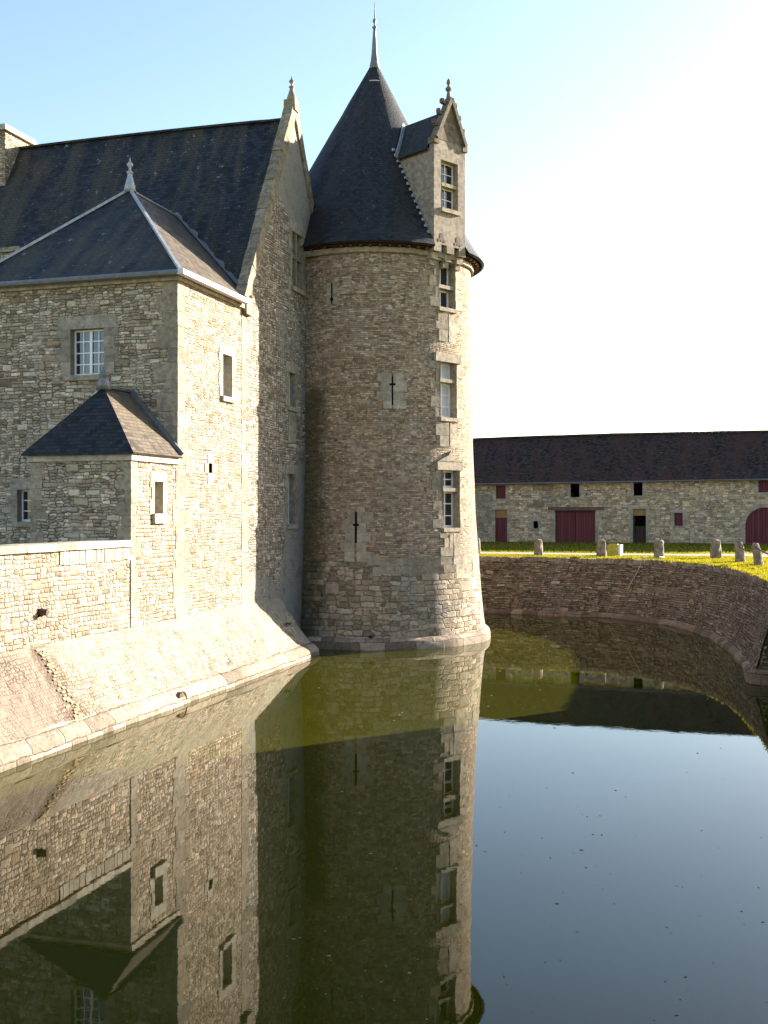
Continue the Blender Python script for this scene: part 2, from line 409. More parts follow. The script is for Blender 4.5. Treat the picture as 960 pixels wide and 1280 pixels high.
class MB:
    """collects faces in world coordinates, then links them as ONE mesh object"""
    def __init__(self): self.v = []; self.f = []; self.uv = []
    def face(self, pts, uvs=None, n=None):
        pts = [Vector(p) for p in pts]
        if n is not None:
            c = Vector((0, 0, 0))
            for i in range(len(pts)): c += pts[i].cross(pts[(i + 1) % len(pts)])
            if c.dot(n) < 0:
                pts.reverse()
                if uvs: uvs = list(reversed(uvs))
        i = len(self.v); self.v += pts; self.f.append(list(range(i, i + len(pts)))); self.uv.append(uvs)
    def shared(self, verts, faces, uvs=None):
        i = len(self.v); self.v += [Vector(p) for p in verts]
        for j, f in enumerate(faces): self.f.append([i + a for a in f]); self.uv.append(uvs[j] if uvs else None)
    def box(self, o, t, n, a0, a1, b0, b1, c0, c1, jit=0):
        """box in the frame origin o, along t (a), along n (b), up (c)"""
        o, t, n = Vector(o), Vector(t), Vector(n)
        P = [o + t * a + n * b + Z * c for c in (c0, c1) for b in (b0, b1) for a in (a0, a1)]
        if jit: P = [p + Vector((random.uniform(-jit, jit), random.uniform(-jit, jit), random.uniform(-jit, jit))) for p in P]
        ctr = sum(P, Vector()) / 8
        fs = []
        for q in ((0, 1, 3, 2), (4, 6, 7, 5), (0, 4, 5, 1), (2, 3, 7, 6), (0, 2, 6, 4), (1, 5, 7, 3)):
            e = [P[i] for i in q]; nn = (e[1] - e[0]).cross(e[2] - e[0]); cc = sum(e, Vector()) / 4
            fs.append(q if nn.dot(cc - ctr) > 0 else q[::-1])
        self.shared(P, fs)
    def aabb(self, x0, x1, y0, y1, z0, z1, jit=0):
        self.box((0, 0, 0), (1, 0, 0), (0, 1, 0), x0, x1, y0, y1, z0, z1, jit)
    def bar(self, p, q, w, h, up=Z):
        """square bar from p to q"""
        p, q = Vector(p), Vector(q); d = (q - p).normalized(); s = d.cross(Vector(up)).normalized(); u = s.cross(d)
        P = [e + s * a * w / 2 + u * b * h / 2 for e in (p, q) for a, b in ((-1, -1), (1, -1), (1, 1), (-1, 1))]
        self.shared(P, [(3, 2, 1, 0), (4, 5, 6, 7), (0, 1, 5, 4), (1, 2, 6, 5), (2, 3, 7, 6), (3, 0, 4, 7)])
    def lathe(self, c, prof, seg=16, cap=True):
        c = Vector(c); n = len(prof); P = []
        for r, z in prof:
            for i in range(seg):
                a = 2 * math.pi * i / seg; P.append(c + Vector((r * math.cos(a), r * math.sin(a), z)))
        F = [(j * seg + i, j * seg + (i + 1) % seg, (j + 1) * seg + (i + 1) % seg, (j + 1) * seg + i) for j in range(n - 1) for i in range(seg)]
        if cap: F += [tuple(range(seg - 1, -1, -1)), tuple((n - 1) * seg + i for i in range(seg))]
        self.shared(P, F)
    def tube(self, pts, r, seg=6):
        pts = [Vector(p) for p in pts]; rings = []
        for i, p in enumerate(pts):
            d = (pts[min(i + 1, len(pts) - 1)] - pts[max(i - 1, 0)]).normalized()
            s = d.cross(Z if abs(d.z) < .9 else Vector((1, 0, 0))).normalized(); u = s.cross(d)
            rings += [p + (s * math.cos(2 * math.pi * j / seg) + u * math.sin(2 * math.pi * j / seg)) * r for j in range(seg)]
        F = [(i * seg + j, i * seg + (j + 1) % seg, (i + 1) * seg + (j + 1) % seg, (i + 1) * seg + j) for i in range(len(pts) - 1) for j in range(seg)]
        F += [tuple(range(seg - 1, -1, -1)), tuple((len(pts) - 1) * seg + j for j in range(seg))]
        self.shared(rings, F)
    def grid(self, f, nu, nv, n=None, uvf=None):
        """surface f(a, b), a and b from 0 to 1"""
        P = [Vector(f(i / nu, j / nv)) for j in range(nv + 1) for i in range(nu + 1)]
        w = nu + 1
        F = [(j * w + i, j * w + i + 1, (j + 1) * w + i + 1, (j + 1) * w + i) for j in range(nv) for i in range(nu)]
        if n is not None:
            e = [P[i] for i in F[len(F) // 2]]
            if (e[1] - e[0]).cross(e[2] - e[0]).dot(Vector(n)) < 0: F = [q[::-1] for q in F]
        uvs = None
        if uvf:
            U = [uvf(i / nu, j / nv) for j in range(nv + 1) for i in range(nu + 1)]
            uvs = [[U[i] for i in q] for q in F]
        elif n is not None:      # one flat mapping for the whole sheet, so its courses run through
            nn = Vector(n).normalized()
            if abs(nn.z) < .96:
                t = Z.cross(nn).normalized(); b = nn.cross(t)
                uvs = [[(P[i].dot(t), P[i].dot(b)) for i in q] for q in F]
        self.shared(P, F, uvs)
    def panel(self, o, t, n, outline, holes=()):
        """flat wall: outline and rectangular holes given as (along t, up)"""
        o, t = Vector(o), Vector(t)
        loops = [[Vector((a, c, 0)) for a, c in outline]] + [[Vector((a, c, 0)) for a, c in ((h[0], h[2]), (h[1], h[2]), (h[1], h[3]), (h[0], h[3]))] for h in holes]
        flat = [p for l in loops for p in l]
        P = [o + t * p.x + Z * p.y for p in flat]
        F = []
        for q in tessellate_polygon(loops):
            e = [P[i] for i in q]
            F.append(tuple(q) if (e[1] - e[0]).cross(e[2] - e[0]).dot(Vector(n)) > 0 else tuple(reversed(q)))
        self.shared(P, F)
    def build(self, name, mat, parent=None, smooth=False, root=None):
        base = Vector((0, 0, 0))
        if parent is not None: base = BASE[parent.name]
        me = bpy.data.meshes.new(name)
        me.from_pydata([tuple(p - base) for p in self.v], [], self.f)
        lay = me.uv_layers.new(name='UVMap')
        for poly, uv in zip(me.polygons, self.uv):
            n = poly.normal
            if uv is None:
                if abs(n.z) < .96: t = Z.cross(n).normalized(); b = n.cross(t)
                else: t = Vector((1, 0, 0)); b = Vector((0, 1, 0))
            for k_, li in enumerate(poly.loop_indices):
                if uv is not None: lay.data[li].uv = uv[k_]
                else:
                    p = self.v[me.loops[li].vertex_index]
                    lay.data[li].uv = (p.dot(t), p.dot(b))
            poly.use_smooth = smooth
        me.materials.append(mat)
        o = bpy.data.objects.new(name, me); COL.objects.link(o)
        if parent is not None: o.parent = parent
        BASE[o.name] = base
        return o

def wob(p, a, s=1.):
    """small irregularity of old masonry"""
    p = Vector(p); q = p * s
    return p + Vector((mnoise.noise(q), mnoise.noise(q + Vector((31, 5, 9))), mnoise.noise(q + Vector((7, 57, 3))))) * a

# ------------------------------------------------------------------ windows, quoins
def stone_ring(mb, o, t, n, w, h, jw=.2, lint=.28, silh=.0, proud=.014, inner=-.02, quoin=.12, gap=.006):
    """dressed stones round an opening: a lintel and jambs of long and short blocks"""
    if lint: mb.box(o, t, n, -w / 2 - jw - quoin * .6, w / 2 + jw + quoin * .6, inner, proud, h + gap / 2, h + lint, .002)
    for s in (-1, 1):
        z = -silh; i = random.randint(0, 1)
        while z < h - .02:
            bh = min(random.uniform(.24, .38), h - z)
            if h - z - bh < .12: bh = h - z
            wd = jw + (quoin if i % 2 else 0) + random.uniform(-.02, .03)
            a0, a1 = sorted((s * w / 2, s * (w / 2 + wd)))
            mb.box(o, t, n, a0, a1, inner, proud + random.uniform(-.004, .004), z + gap / 2, z + bh - gap / 2, .002)
            z += bh; i += 1

def window(parent, o, t, n, w, h, mat='ashlar', depth=.24, jw=.18, lint=.26, quoin=.1, sill=True, cols=2, rows=4, leaves=2,
           transom=None, mullion=False, glass_mat='glass', label=None, sill_drop=.14, stone_bar=.12, frame_w=.045, name='window', ring=True, proud=.014, bar=.014):
    """opening with reveals, dressed surround, sill, painted casement and panes"""
    o, t, n = Vector(o), Vector(t).normalized(), Vector(n).normalized()
    mb = MB()
    if ring: stone_ring(mb, o, t, n, w, h, jw, lint, 0, quoin=quoin, proud=proud)
    P = lambda a, b, c: o + t * a + n * b + Z * c
    d = -depth - .06
    for s in (-1, 1): mb.face([P(s * w / 2, proud * .5, 0), P(s * w / 2, d, 0), P(s * w / 2, d, h), P(s * w / 2, proud * .5, h)], n=-s * t)
    mb.face([P(-w / 2, .0, h), P(w / 2, .0, h), P(w / 2, d, h), P(-w / 2, d, h)], n=-Z)
    mb.face([P(-w / 2, .0, 0), P(w / 2, .0, 0), P(w / 2, d, 0), P(-w / 2, d, 0)], n=Z)
    spans = [(0, h)]
    if transom:
        mb.box(o, t, n, -w / 2, w / 2, -depth - .02, -.03, transom - stone_bar / 2, transom + stone_bar / 2)
        spans = [(0, transom - stone_bar / 2), (transom + stone_bar / 2, h)]
    if mullion: mb.box(o, t, n, -.055, .055, -depth - .02, -.035, 0, h)
    win = mb.build(name, M[mat], parent)
    if label: win['label'] = label
    if sill:
        s = MB(); s.box(o, t, n, -w / 2 - jw * .6, w / 2 + jw * .6, -depth, .09, -sill_drop, -.003, .004); s.build('sill', M[mat], win)
    fr, gl = MB(), MB()
    for (c0, c1) in spans:
        halves = [(-w / 2, w / 2)]
        if mullion: halves = [(-w / 2, -.055), (.055, w / 2)]
        for a0, a1 in halves:
            b0, b1 = -depth - .03, -depth + .012
            fr.box(o, t, n, a0, a0 + frame_w, b0, b1, c0, c1); fr.box(o, t, n, a1 - frame_w, a1, b0, b1, c0, c1)
            fr.box(o, t, n, a0 + frame_w, a1 - frame_w, b0, b1, c0, c0 + frame_w * 1.3); fr.box(o, t, n, a0 + frame_w, a1 - frame_w, b0, b1, c1 - frame_w, c1)
            L = 1 if mullion else leaves
            lw = (a1 - a0 - 2 * frame_w) / L
            for l in range(L):
                x0 = a0 + frame_w + l * lw
                if l: fr.box(o, t, n, x0 - frame_w * .8, x0 + frame_w * .8, b0 + .005, b1 + .006, c0 + frame_w * 1.3, c1 - frame_w)
                for i in range(1, cols):
                    x = x0 + lw * i / cols; fr.box(o, t, n, x - bar, x + bar, b0 + .01, b1 - .008, c0 + frame_w * 1.3, c1 - frame_w)
                nr = max(1, round(rows * (c1 - c0) / h))
                for j in range(1, nr):
                    c = c0 + (c1 - c0) * j / nr; fr.box(o, t, n, x0, x0 + lw, b0 + .012, b1 - .010, c - bar, c + bar)
            gl.face([P(a0, -depth - .02, c0), P(a1, -depth - .02, c0), P(a1, -depth - .02, c1), P(a0, -depth - .02, c1)], n=n)
    fr.build('casement', M['white_paint'], win)
    gl.build('glass', M[glass_mat], win)
    return win

def quoins(mb, x, y, dx, dy, z0, z1, lo=.26, hi=.40, long=.5, short=.28, proud=.010):
    """corner stones: the wall faces run from the corner along dx (in x) and dy (in y)"""
    z = z0; i = 0
    while z < z1 - .05:
        bh = min(random.uniform(lo, hi), z1 - z)
        if z1 - z - bh < .15: bh = z1 - z
        lx, ly = (long, short) if i % 2 else (short, long)
        lx += random.uniform(-.06, .1); ly += random.uniform(-.06, .1)
        pr = proud + random.uniform(-.004, .005)
        xs = sorted((x - dx * pr, x + dx * lx)); ys = sorted((y - dy * pr, y + dy * ly))
        mb.aabb(xs[0], xs[1], ys[0], ys[1], z + .007, z + bh - .007, .006)
        z += bh; i += 1

def finial(parent, c, h, mat, r=.12, name='finial'):
    mb = MB()
    mb.lathe(c, [(r * 1.5, -.05), (r * 1.25, h * .12), (r * .62, h * .42), (r * .5, h * .5), (r * .8, h * .53), (r * .8, h * .56), (r * .32, h * .60),
                 (r * .25, h * .68), (r * .72, h * .75), (r * .75, h * .80), (r * .3, h * .86), (r * .16, h * .92), (.012, h)], 14)
    return mb.build(name, mat, parent, True)

def roof_slab(mb, a, b, c, d, n, th=.07, nu=24, nv=14, amp=.02):
    """roof slope a-b along the eave, d-c along the top; a small thickness shows at the eave"""
    a, b, c, d = map(Vector, (a, b, c, d))
    def f(u, v):
        p = a.lerp(b, u).lerp(d.lerp(c, u), v)
        k = min(1, 4 * min(u, 1 - u) + .15)
        return p + Vector(n) * (mnoise.noise(p * .8) * amp * k)
    mb.grid(f, nu, nv, n)
    down = -Vector(n) * th
    mb.face([f(0, 0), f(1, 0), f(1, 0) + down, f(0, 0) + down])

AX, AY = Vector((1, 0, 0)), Vector((0, 1, 0))
WX = -13.0                     # the long sunny wall stands in the plane x = -13

# ================================================================== MAIN HOUSE
YF, YR, YB = 28.84, 33.0, 37.15      # front wall, ridge, back wall
house = thing('manor_house', (-13.3, 33, 1.5), 'main stone house with steep slate roof and tall shadowed gable beside the round tower', 'house')
hm = MB()
gw = [(32.83, 33.77, 11.91, 13.74), (32.54, 33.11, 7.94, 9.06), (32.47, 33.04, 4.1, 5.75)]
hm.panel((WX, 0, 0), AY, AX, [(YF, -.6), (YB, -.6), (YB, 10.35), (YR, 17.72), (YF, 10.1)], gw)
hm.panel((0, YF, 0), AX, -AY, [(-40, 2), (WX, 2), (WX, 9.9), (-40, 9.9)])
hm.panel((0, YB, 0), AX, AY, [(-40, 0), (WX, 0), (WX, 9.9), (-40, 9.9)])
hm.build('wall', M['gable'], house)
q = MB()
quoins(q, WX, YF, -1, 1, 1.7, 10.3, .28, .46, .5, .30, .008)
q.build('quoins', M['ashlar'], house)

rf = MB()
def main_z(y): return 17.45 - abs(y - 33.0) * 1.80
SAG = lambda x: -.10 * math.sin((x + 13) / 4.1) * (1 if x < -14 else 0)
def slope(side):
    def f(u, v):
        x = -13.32 - u * 30; y = 33 + side * (1 - v) * 4.45
        p = Vector((x, y, main_z(y) + SAG(x) * .6 * v))
        return p + Vector((0, side * .5, .3)) * mnoise.noise(p * .7) * .05
    rf.grid(f, 110, 18, (0, side, .6))
slope(-1); slope(1)
rf.build('roof', M['slate'], house)
rd = MB()
for i in range(60):
    x0 = -13.35 - i * .5; x1 = x0 - .49
    rd.bar((x0, 33, 17.47 + SAG(x0) * .6), (x1, 33, 17.47 + SAG(x1) * .6), .2, .07)
rd.build('ridge_tiles', M['slate'], house)
# sloping coping of the gable, in slabs, with a kneeler at each foot
cp = MB()
for side, foot in ((-1, 29.05), (1, 36.95)):
    a = Vector((0, foot, 10.72)); b = Vector((0, 33.0, 17.85))
    L = (b - a).length; d = (b - a).normalized(); up = d.cross(AX) * (1 if side < 0 else -1)
    if up.z < 0: up = -up
    s = 0
    while s < L - .05:
        l = min(random.uniform(.45, .75), L - s)
        p0, p1 = a + d * (s + .006), a + d * (s + l - .006)
        th = random.uniform(.17, .20)
        P = []
        for p in (p0, p1):
            for x in (-13.27, -12.93):
                for h_ in (-.16, th): P.append(Vector((x + random.uniform(-.012, .012), 0, 0)) + p + up * h_)
        mbx = [(0, 2, 3, 1), (4, 5, 7, 6), (0, 1, 5, 4), (2, 6, 7, 3), (0, 4, 6, 2), (1, 3, 7, 5)]
        cp.shared(P, mbx); s += l
    cp.aabb(-13.34, -12.87, min(foot - side * .28, foot + side * .16), max(foot - side * .28, foot + side * .16), 10.3, 10.82, .01)
cp.aabb(-13.3, -12.90, 32.82, 33.18, 17.7, 18.08, .01)
cp.build('coping', M['lichen_stone'], house)
finial(house, (-13.08, 33, 18.08), .8, M['lichen_stone'], .12)
window(house, (WX, 33.30, 11.91), AY, AX, .94, 1.83, 'ashlar_grey', .22, .2, .34, .12, transom=1.02, mullion=True, rows=5, cols=1)
window(house, (WX, 32.825, 7.94), AY, AX, .57, 1.12, 'ashlar_grey', .2, .2, .34, .1, cols=1, rows=3, leaves=1, frame_w=.03)
window(house, (WX, 32.755, 4.10), AY, AX, .57, 1.65, 'ashlar_grey', .2, .2, .3, .1, cols=1, rows=4, leaves=1, frame_w=.03)
bp = MB()
for i in range(3): bp.box((WX, 32.825, 6.78), AY, AX, -.34 + .02 * i, .36, -.02, .012, i * .34 + .004, (i + 1) * .34 - .004, .003)
bp.build('blocked_opening', M['ashlar_grey'], house)
ch = MB()
ch.aabb(-24.9, -23.5, 32.15, 33.85, 15.4, 17.85); ch_o = ch.build('chimney', M['rubble'], house)
c2 = MB(); c2.aabb(-25.02, -23.38, 32.0, 34.0, 17.853, 17.96, .01); c2.aabb(-24.94, -23.46, 32.1, 33.9, 17.963, 18.1, .01); c2.build('chimney_cap', M['pale_stone'], ch_o)
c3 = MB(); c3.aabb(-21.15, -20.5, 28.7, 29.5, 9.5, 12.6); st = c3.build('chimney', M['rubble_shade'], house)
c4 = MB(); c4.aabb(-21.23, -20.42, 28.62, 29.58, 12.603, 12.76, .012); c4.build('chimney_cap', M['lichen_stone'], st)
def valley_y(z): return 33 - (17.45 - z) / 1.8
vf = MB()
def vfl(u, v):       # lead where the pavilion roof dies into the main roof
    z_ = 10.75 + 3.3 * u; x_ = -12.83 - (z_ - 10.66) / .96
    w_ = .03 + .17 * (mnoise.noise(Vector((u * 14, 3, 1))) + .5)
    y_ = valley_y(z_)
    return Vector((x_ + v * w_, y_ - .05, z_ + .05 + v * .03))
vf.grid(vfl, 40, 2, (0, -.8, .6))
vf.build('valley_flashing', M['zinc'], house)

# ================================================================== PAVILION
YP = 24.87; PL = -19.35
pav = thing('pavilion', (-16.3, 26.8, 1.5), 'square stone pavilion with hipped slate roof and lead finial in front of the big roof', 'pavilion')
pm = MB()
pm.panel((0, YP, 0), AX, -AY, [(PL, 1.5), (WX, 1.5), (WX, 10.62), (PL, 10.62)], [(-16.15, -15.14, 8.12, 9.34), (-17.79, -17.30, 4.24, 5.1)])
pm.panel((PL, 0, 0), AY, -AX, [(YP, 1.5), (YF, 1.5), (YF, 10.62), (YP, 10.62)])
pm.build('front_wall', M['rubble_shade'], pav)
pm = MB()
pm.panel((WX, 0, 0), AY, AX, [(YP, -.6), (YF, -.6), (YF, 10.62), (YP, 10.62)], [(27.54, 28.17, 7.76, 8.95), (26.65, 26.87, 5.57, 5.83)])
pm.build('side_wall', M['rubble'], pav)
q = MB(); quoins(q, WX, YP, -1, 1, 1.7, 10.45, .32, .55, .62, .34)
q.build('quoins', M['ashlar'], pav)
cn = MB()
x0, x1, y0 = PL - .1, WX + .1, YP - .1
cn.aabb(x0, x1, y0, YP + .3, 10.45, 10.62); cn.aabb(WX - .3, x1, YP + .301, YF - .01, 10.45, 10.62)
cn.build('cornice', M['ashlar'], pav)
AP = Vector((-16.33, 28.25, 14.02)); RE = Vector((-16.33, 31.12, 14.02))
EZ = 10.66; ex, ey, el = WX + .17, YP - .2, PL - .2
rf = MB()
def tri_grid(mb, a, b, apex, n, nu=24, nv=20, amp=.02):
    a, b, apex = Vector(a), Vector(b), Vector(apex)
    def f(u, v):
        p = a.lerp(b, u).lerp(apex, v); return p + Vector(n) * mnoise.noise(p * .9) * amp * min(1, 5 * min(u, 1 - u) + .1)
    mb.grid(f, nu, nv, n)
tri_grid(rf, (el, ey, EZ), (ex, ey, EZ), AP, Vector((0, -.7, .7)))
YV = YF - .25
rs = MB()
def right_slope(u, v):
    x_ = ex + (AP.x - ex) * v; z_ = EZ + (AP.z - EZ) * v
    ya = ey + (AP.y - ey) * v; yb = 28.88 if x_ > -13.36 else valley_y(z_) + .04
    p = Vector((x_, ya + (yb - ya) * u, z_)); return p + Vector((.7, 0, .7)) * mnoise.noise(p * .9) * .02 * min(1, 5 * u + .1)
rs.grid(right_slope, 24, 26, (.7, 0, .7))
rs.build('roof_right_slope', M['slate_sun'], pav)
roof_slab(rf, (el, YV, EZ), (el, ey, EZ), AP, RE, Vector((-.7, 0, .7)), .06)
rf.face([(el, ey, EZ), (ex, ey, EZ), (ex, ey, EZ - .06), (el, ey, EZ - .06)])
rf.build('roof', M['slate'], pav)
hp = MB()
for a in ((el, ey, EZ + .03), (ex, ey, EZ + .03)): hp.bar(a, AP + Vector((0, 0, .05)), .085, .07)
hp.bar(AP + Vector((0, 0, .02)), RE + Vector((0, 0, .02)), .09, .05)
hp.build('lead_hips', M['lead'], pav)
gt = MB(); gt.tube([(el - .05, ey - .06, EZ - .05), (ex + .0, ey - .06, EZ - .05)], .075, 8); gt.build('gutter', M['zinc'], pav)
gt = MB(); gt.aabb(ex - .02, ex + .16, ey - .12, YV + .1, EZ - .12, EZ + .01, .004); gt.build('gutter', M['lead_light'], pav)
finial(pav, AP + Vector((0, 0, .0)), .98, M['lead'], .125)
window(pav, (-15.645, YP, 8.12), AX, -AY, 1.01, 1.22, 'ashlar_grey', .2, .3, .34, .12, rows=4, cols=2)
window(pav, (-17.545, YP, 4.24), AX, -AY, .49, .86, 'ashlar_grey', .2, .2, .3, .05, rows=3, cols=1, leaves=1)
window(pav, (WX, 27.855, 7.76), AY, AX, .63, 1.19, 'pale_stone', .26, .17, .22, .06, cols=1, rows=3, leaves=1)
sl = MB()
oc = Vector((WX, 26.76, 5.57))
sl.box(oc, AY, AX, -.16, .16, -.02, .013, .265, .54); sl.box(oc, AY, AX, -.17, .17, -.02, .013, -.3, -.005)
sl.box(oc, AY, AX, -.34, -.11, -.02, .013, 0, .26); sl.box(oc, AY, AX, .11, .35, -.02, .013, 0, .26)
slo = sl.build('loophole', M['pale_stone'], pav)
sl = MB(); sl.box(oc, AY, AX, -.12, .12, -.3, -.22, -.01, .27); sl.build('void', M['dark'], slo)

# ================================================================== WING (small turret on the wall)
YW = 22.51; WL = -15.72
wing = thing('corner_turret', (-14.3, 23.7, 1.5), 'small square stone turret with pyramid slate roof built against the pavilion front', 'turret')
wm = MB()
wm.panel((0, YW, 0), AX, -AY, [(WL, 1.5), (WX, 1.5), (WX, 5.9), (WL, 5.9)])
wm.panel((WL, 0, 0), AY, -AX, [(YW, 1.5), (YP, 1.5), (YP, 5.9), (YW, 5.9)])
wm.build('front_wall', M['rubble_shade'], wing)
wm = MB()
WX2 = WX + .012
wm.panel((WX2, 0, 0), AY, AX, [(YW, 0), (YP, 0), (YP, 5.9), (YW, 5.9)], [(23.62, 24.06, 4.46, 5.25)])
wm.build('side_wall', M['low_wall'], wing)
q = MB()
quoins(q, WX2, YW, -1, 1, 1.8, 5.7, .2, .34, .32, .22); q.build('quoins', M['ashlar'], wing); q = MB()
quoins(q, WL, YW, 1, 1, 1.8, 5.7, .2, .34, .32, .22); q.build('quoins', M['ashlar'], wing); q = MB()
z = 1.8
while z < 5.6:     # toothed edge against the pavilion
    hh = random.uniform(.16, .28); l = random.choice((.12, .26)) + random.uniform(0, .05)
    q.aabb(WX2 - .02, WX2 + .012, YP - l, YP - .006, z + .004, z + hh - .004, .002); z += hh
q.build('toothed_edge', M['ashlar'], wing)
cn = MB()
cn.aabb(WL - .06, WX2 + .06, YW - .06, YW + .2, 5.72, 5.90, .003); cn.aabb(WX2 - .2, WX2 + .06, YW + .201, YP - .004, 5.72, 5.90, .003)
cn.build('cornice', M['pale_stone'], wing)
AW = Vector((-14.35, 23.55, 7.62)); RW = Vector((-14.35, YP - .01, 7.62)); ez = 5.905
wx, wy, wl = WX2 + .15, YW - .15, WL - .18
rf = MB()
tri_grid(rf, (wl, wy, ez), (wx, wy, ez), AW, Vector((0, -.7, .7)), amp=.01)
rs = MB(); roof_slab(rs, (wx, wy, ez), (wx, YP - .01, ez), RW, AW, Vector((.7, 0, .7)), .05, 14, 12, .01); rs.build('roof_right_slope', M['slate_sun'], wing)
roof_slab(rf, (wl, YP - .01, ez), (wl, wy, ez), AW, RW, Vector((-.7, 0, .7)), .05, 14, 12, .01)
rf.face([(wl, wy, ez), (wx, wy, ez), (wx, wy, ez - .05), (wl, wy, ez - .05)])
rf.face([(wx, wy, ez - .01), (wl, wy, ez - .01), (wl, YP - .01, ez - .01), (wx, YP - .01, ez - .01)])
rf.build('roof', M['slate_wing'], wing)
lf = MB()
for a, b in (((wx, YP - .05, ez + .06), RW + Vector((0, -.05, .06))), ((wl, YP - .05, ez + .06), RW + Vector((0, -.05, .06)))): lf.bar(a, b, .05, .12)
lf.bar(AW + Vector((0, 0, .02)), RW + Vector((0, 0, .02)), .12, .07)
lf.build('flashing', M['zinc'], wing)
mb = MB(); mb.lathe(AW, [(.19, -.08), (.15, .1), (.10, .26), (.13, .28), (.13, .31), (.07, .34), (.05, .42), (.015, .50)], 12); mb.build('finial', M['zinc'], wing, True)
window(wing, (WX2, 23.84, 4.46), AY, AX, .44, .79, 'pale_stone', .22, .16, .24, .06, cols=1, rows=2, leaves=1, sill_drop=.24)

# ================================================================== LOW WALL AND BATTER
low = thing('terrace_wall', (-13, 14, 0), 'long sunlit terrace wall with flat coping and sloping base rising from the water', 'wall')
lm = MB()
lm.panel((WX, 0, 0), AY, AX, [(-2, -.5), (YW, -.5), (YW, 3.68), (-2, 3.68)], [(18.83, 19.03, 2.36, 2.53)])
lm.panel((WX - .5, 0, 0), AY, -AX, [(-2, 1.5), (YW, 1.5), (YW, 3.68), (-2, 3.68)])
lm.build('wall', M['low_wall'], low)
cp = MB(); y = -2
while y < YW - .05:
    l = min(random.uniform(.6, 1.1), YW - y - .004)
    cp.aabb(WX - .58, WX + .07, y + .004, y + l - .004, 3.683, 3.84, .006); y += l
cp.build('coping', M['pale_stone'], low)
up = MB(); y = 19.6
while y < YW - .12:     # upright stones below the coping
    l = random.uniform(.10, .26)
    up.aabb(WX - .05, WX + random.uniform(.010, .025), y + .01, y + l - .01, 3.36 + random.uniform(0, .05), 3.66, .004); y += l
up.build('upright_course', M['pale_stone'], low)
bt = MB()
prof = [(-13.0, 1.78), (-12.86, 1.60), (-12.55, 1.18), (-12.25, .76), (-12.02, .46), (-11.93, .37)]
def bprof(v):
    k_ = v * (len(prof) - 1); i = min(int(k_), len(prof) - 2); a, b = prof[i], prof[i + 1]; f_ = k_ - i
    return a[0] + (b[0] - a[0]) * f_, a[1] + (b[1] - a[1]) * f_
YE = 31.75
def bf(u, v):
    x, zz = bprof(v); y = -2 + u * (YE + 2)
    e = .05 * min(1, v * 6) * (1 if u < .999 else 1)
    p = wob((x, y, zz), e, 1.3)
    p = wob(p, .022 * min(1, v * 6), 5.)
    return p
bt.grid(bf, 460, 24, (1, 0, 1))
end = [bf(1, v / 24) for v in range(25)]
bt.face(end + [Vector((-11.93, YE, -.5)), Vector((-13.2, YE, -.5)), Vector((-13.2, YE, 1.8))], n=AY)
ex_ = MB(); re_ = random.Random(5)       # small yellow stones laid bare by the run-off under the spout
for row_ in range(30):
    v_ = .10 + row_ * .028; yc = 18.86 - .16 * v_ + re_.uniform(-.03, .03); n_ = 2 if row_ % 3 else 3
    for c_ in range(n_):
        if re_.random() < .15: continue
        y_ = yc + (c_ - (n_ - 1) / 2) * .13 + re_.uniform(-.025, .025); u_ = (y_ + 2) / (YE + 2); p_ = bf(u_, v_)
        l_, h_ = re_.uniform(.04, .075), re_.uniform(.016, .03); t_ = AY; sl_ = Vector((-.62, 0, .78)); no_ = Vector((.78, 0, .62))
        P = [p_ + t_ * a * l_ * re_.uniform(.75, 1.1) + sl_ * b * h_ * re_.uniform(.75, 1.1) + no_ * c for c in (-.03, .022) for a, b in ((-1, -1), (1, -1), (1, 1), (-1, 1))]
        ex_.shared(P, [(4, 5, 6, 7), (0, 1, 5, 4), (1, 2, 6, 5), (2, 3, 7, 6), (3, 0, 4, 7)])
bto = bt.build('battered_base', M['batter'], low)
exo = ex_.build('exposed_stones', M['yellow_stone'], low)
lg = MB()
lp = [(-11.97, .40), (-11.80, .28), (-11.70, .17), (-11.68, 0), (-11.68, -.6)]
def lf_(u, v):
    k_ = v * 4; i = min(int(k_), 3); f_ = k_ - i
    x = lp[i][0] + (lp[i + 1][0] - lp[i][0]) * f_; zz = lp[i][1] + (lp[i + 1][1] - lp[i][1]) * f_
    return wob(wob((x, -2 + u * (YE + 2.1), zz), .035, .9), .012, 6)
lg.grid(lf_, 420, 10, (1, 0, .4))
e2 = [lf_(1, v / 10) for v in range(11)]
lg.face(e2 + [Vector((-13.2, YE + .1, -.6)), Vector((-13.2, YE + .1, .42))], n=AY)
lg.build('ledge', M['ledge'], low)
tf = MB(); tf.face([(-40, -2, 2.85), (-13.5, -2, 2.85), (-13.5, YP, 2.85), (-40, YP, 2.85)], n=Z)
tag(tf.build('terrace_ground', M['gravel']), 'gravel terrace behind the low wall', 'terrace', kind='structure')
# drain spout with an angled end
dr = MB(); dr.tube([(-13.25, 18.93, 2.47), (-12.98, 18.93, 2.46), (-12.90, 18.94, 2.455), (-12.84, 18.95, 2.45)], .07, 10)
tag(dr.build('drain_spout', M['iron'], low), None)
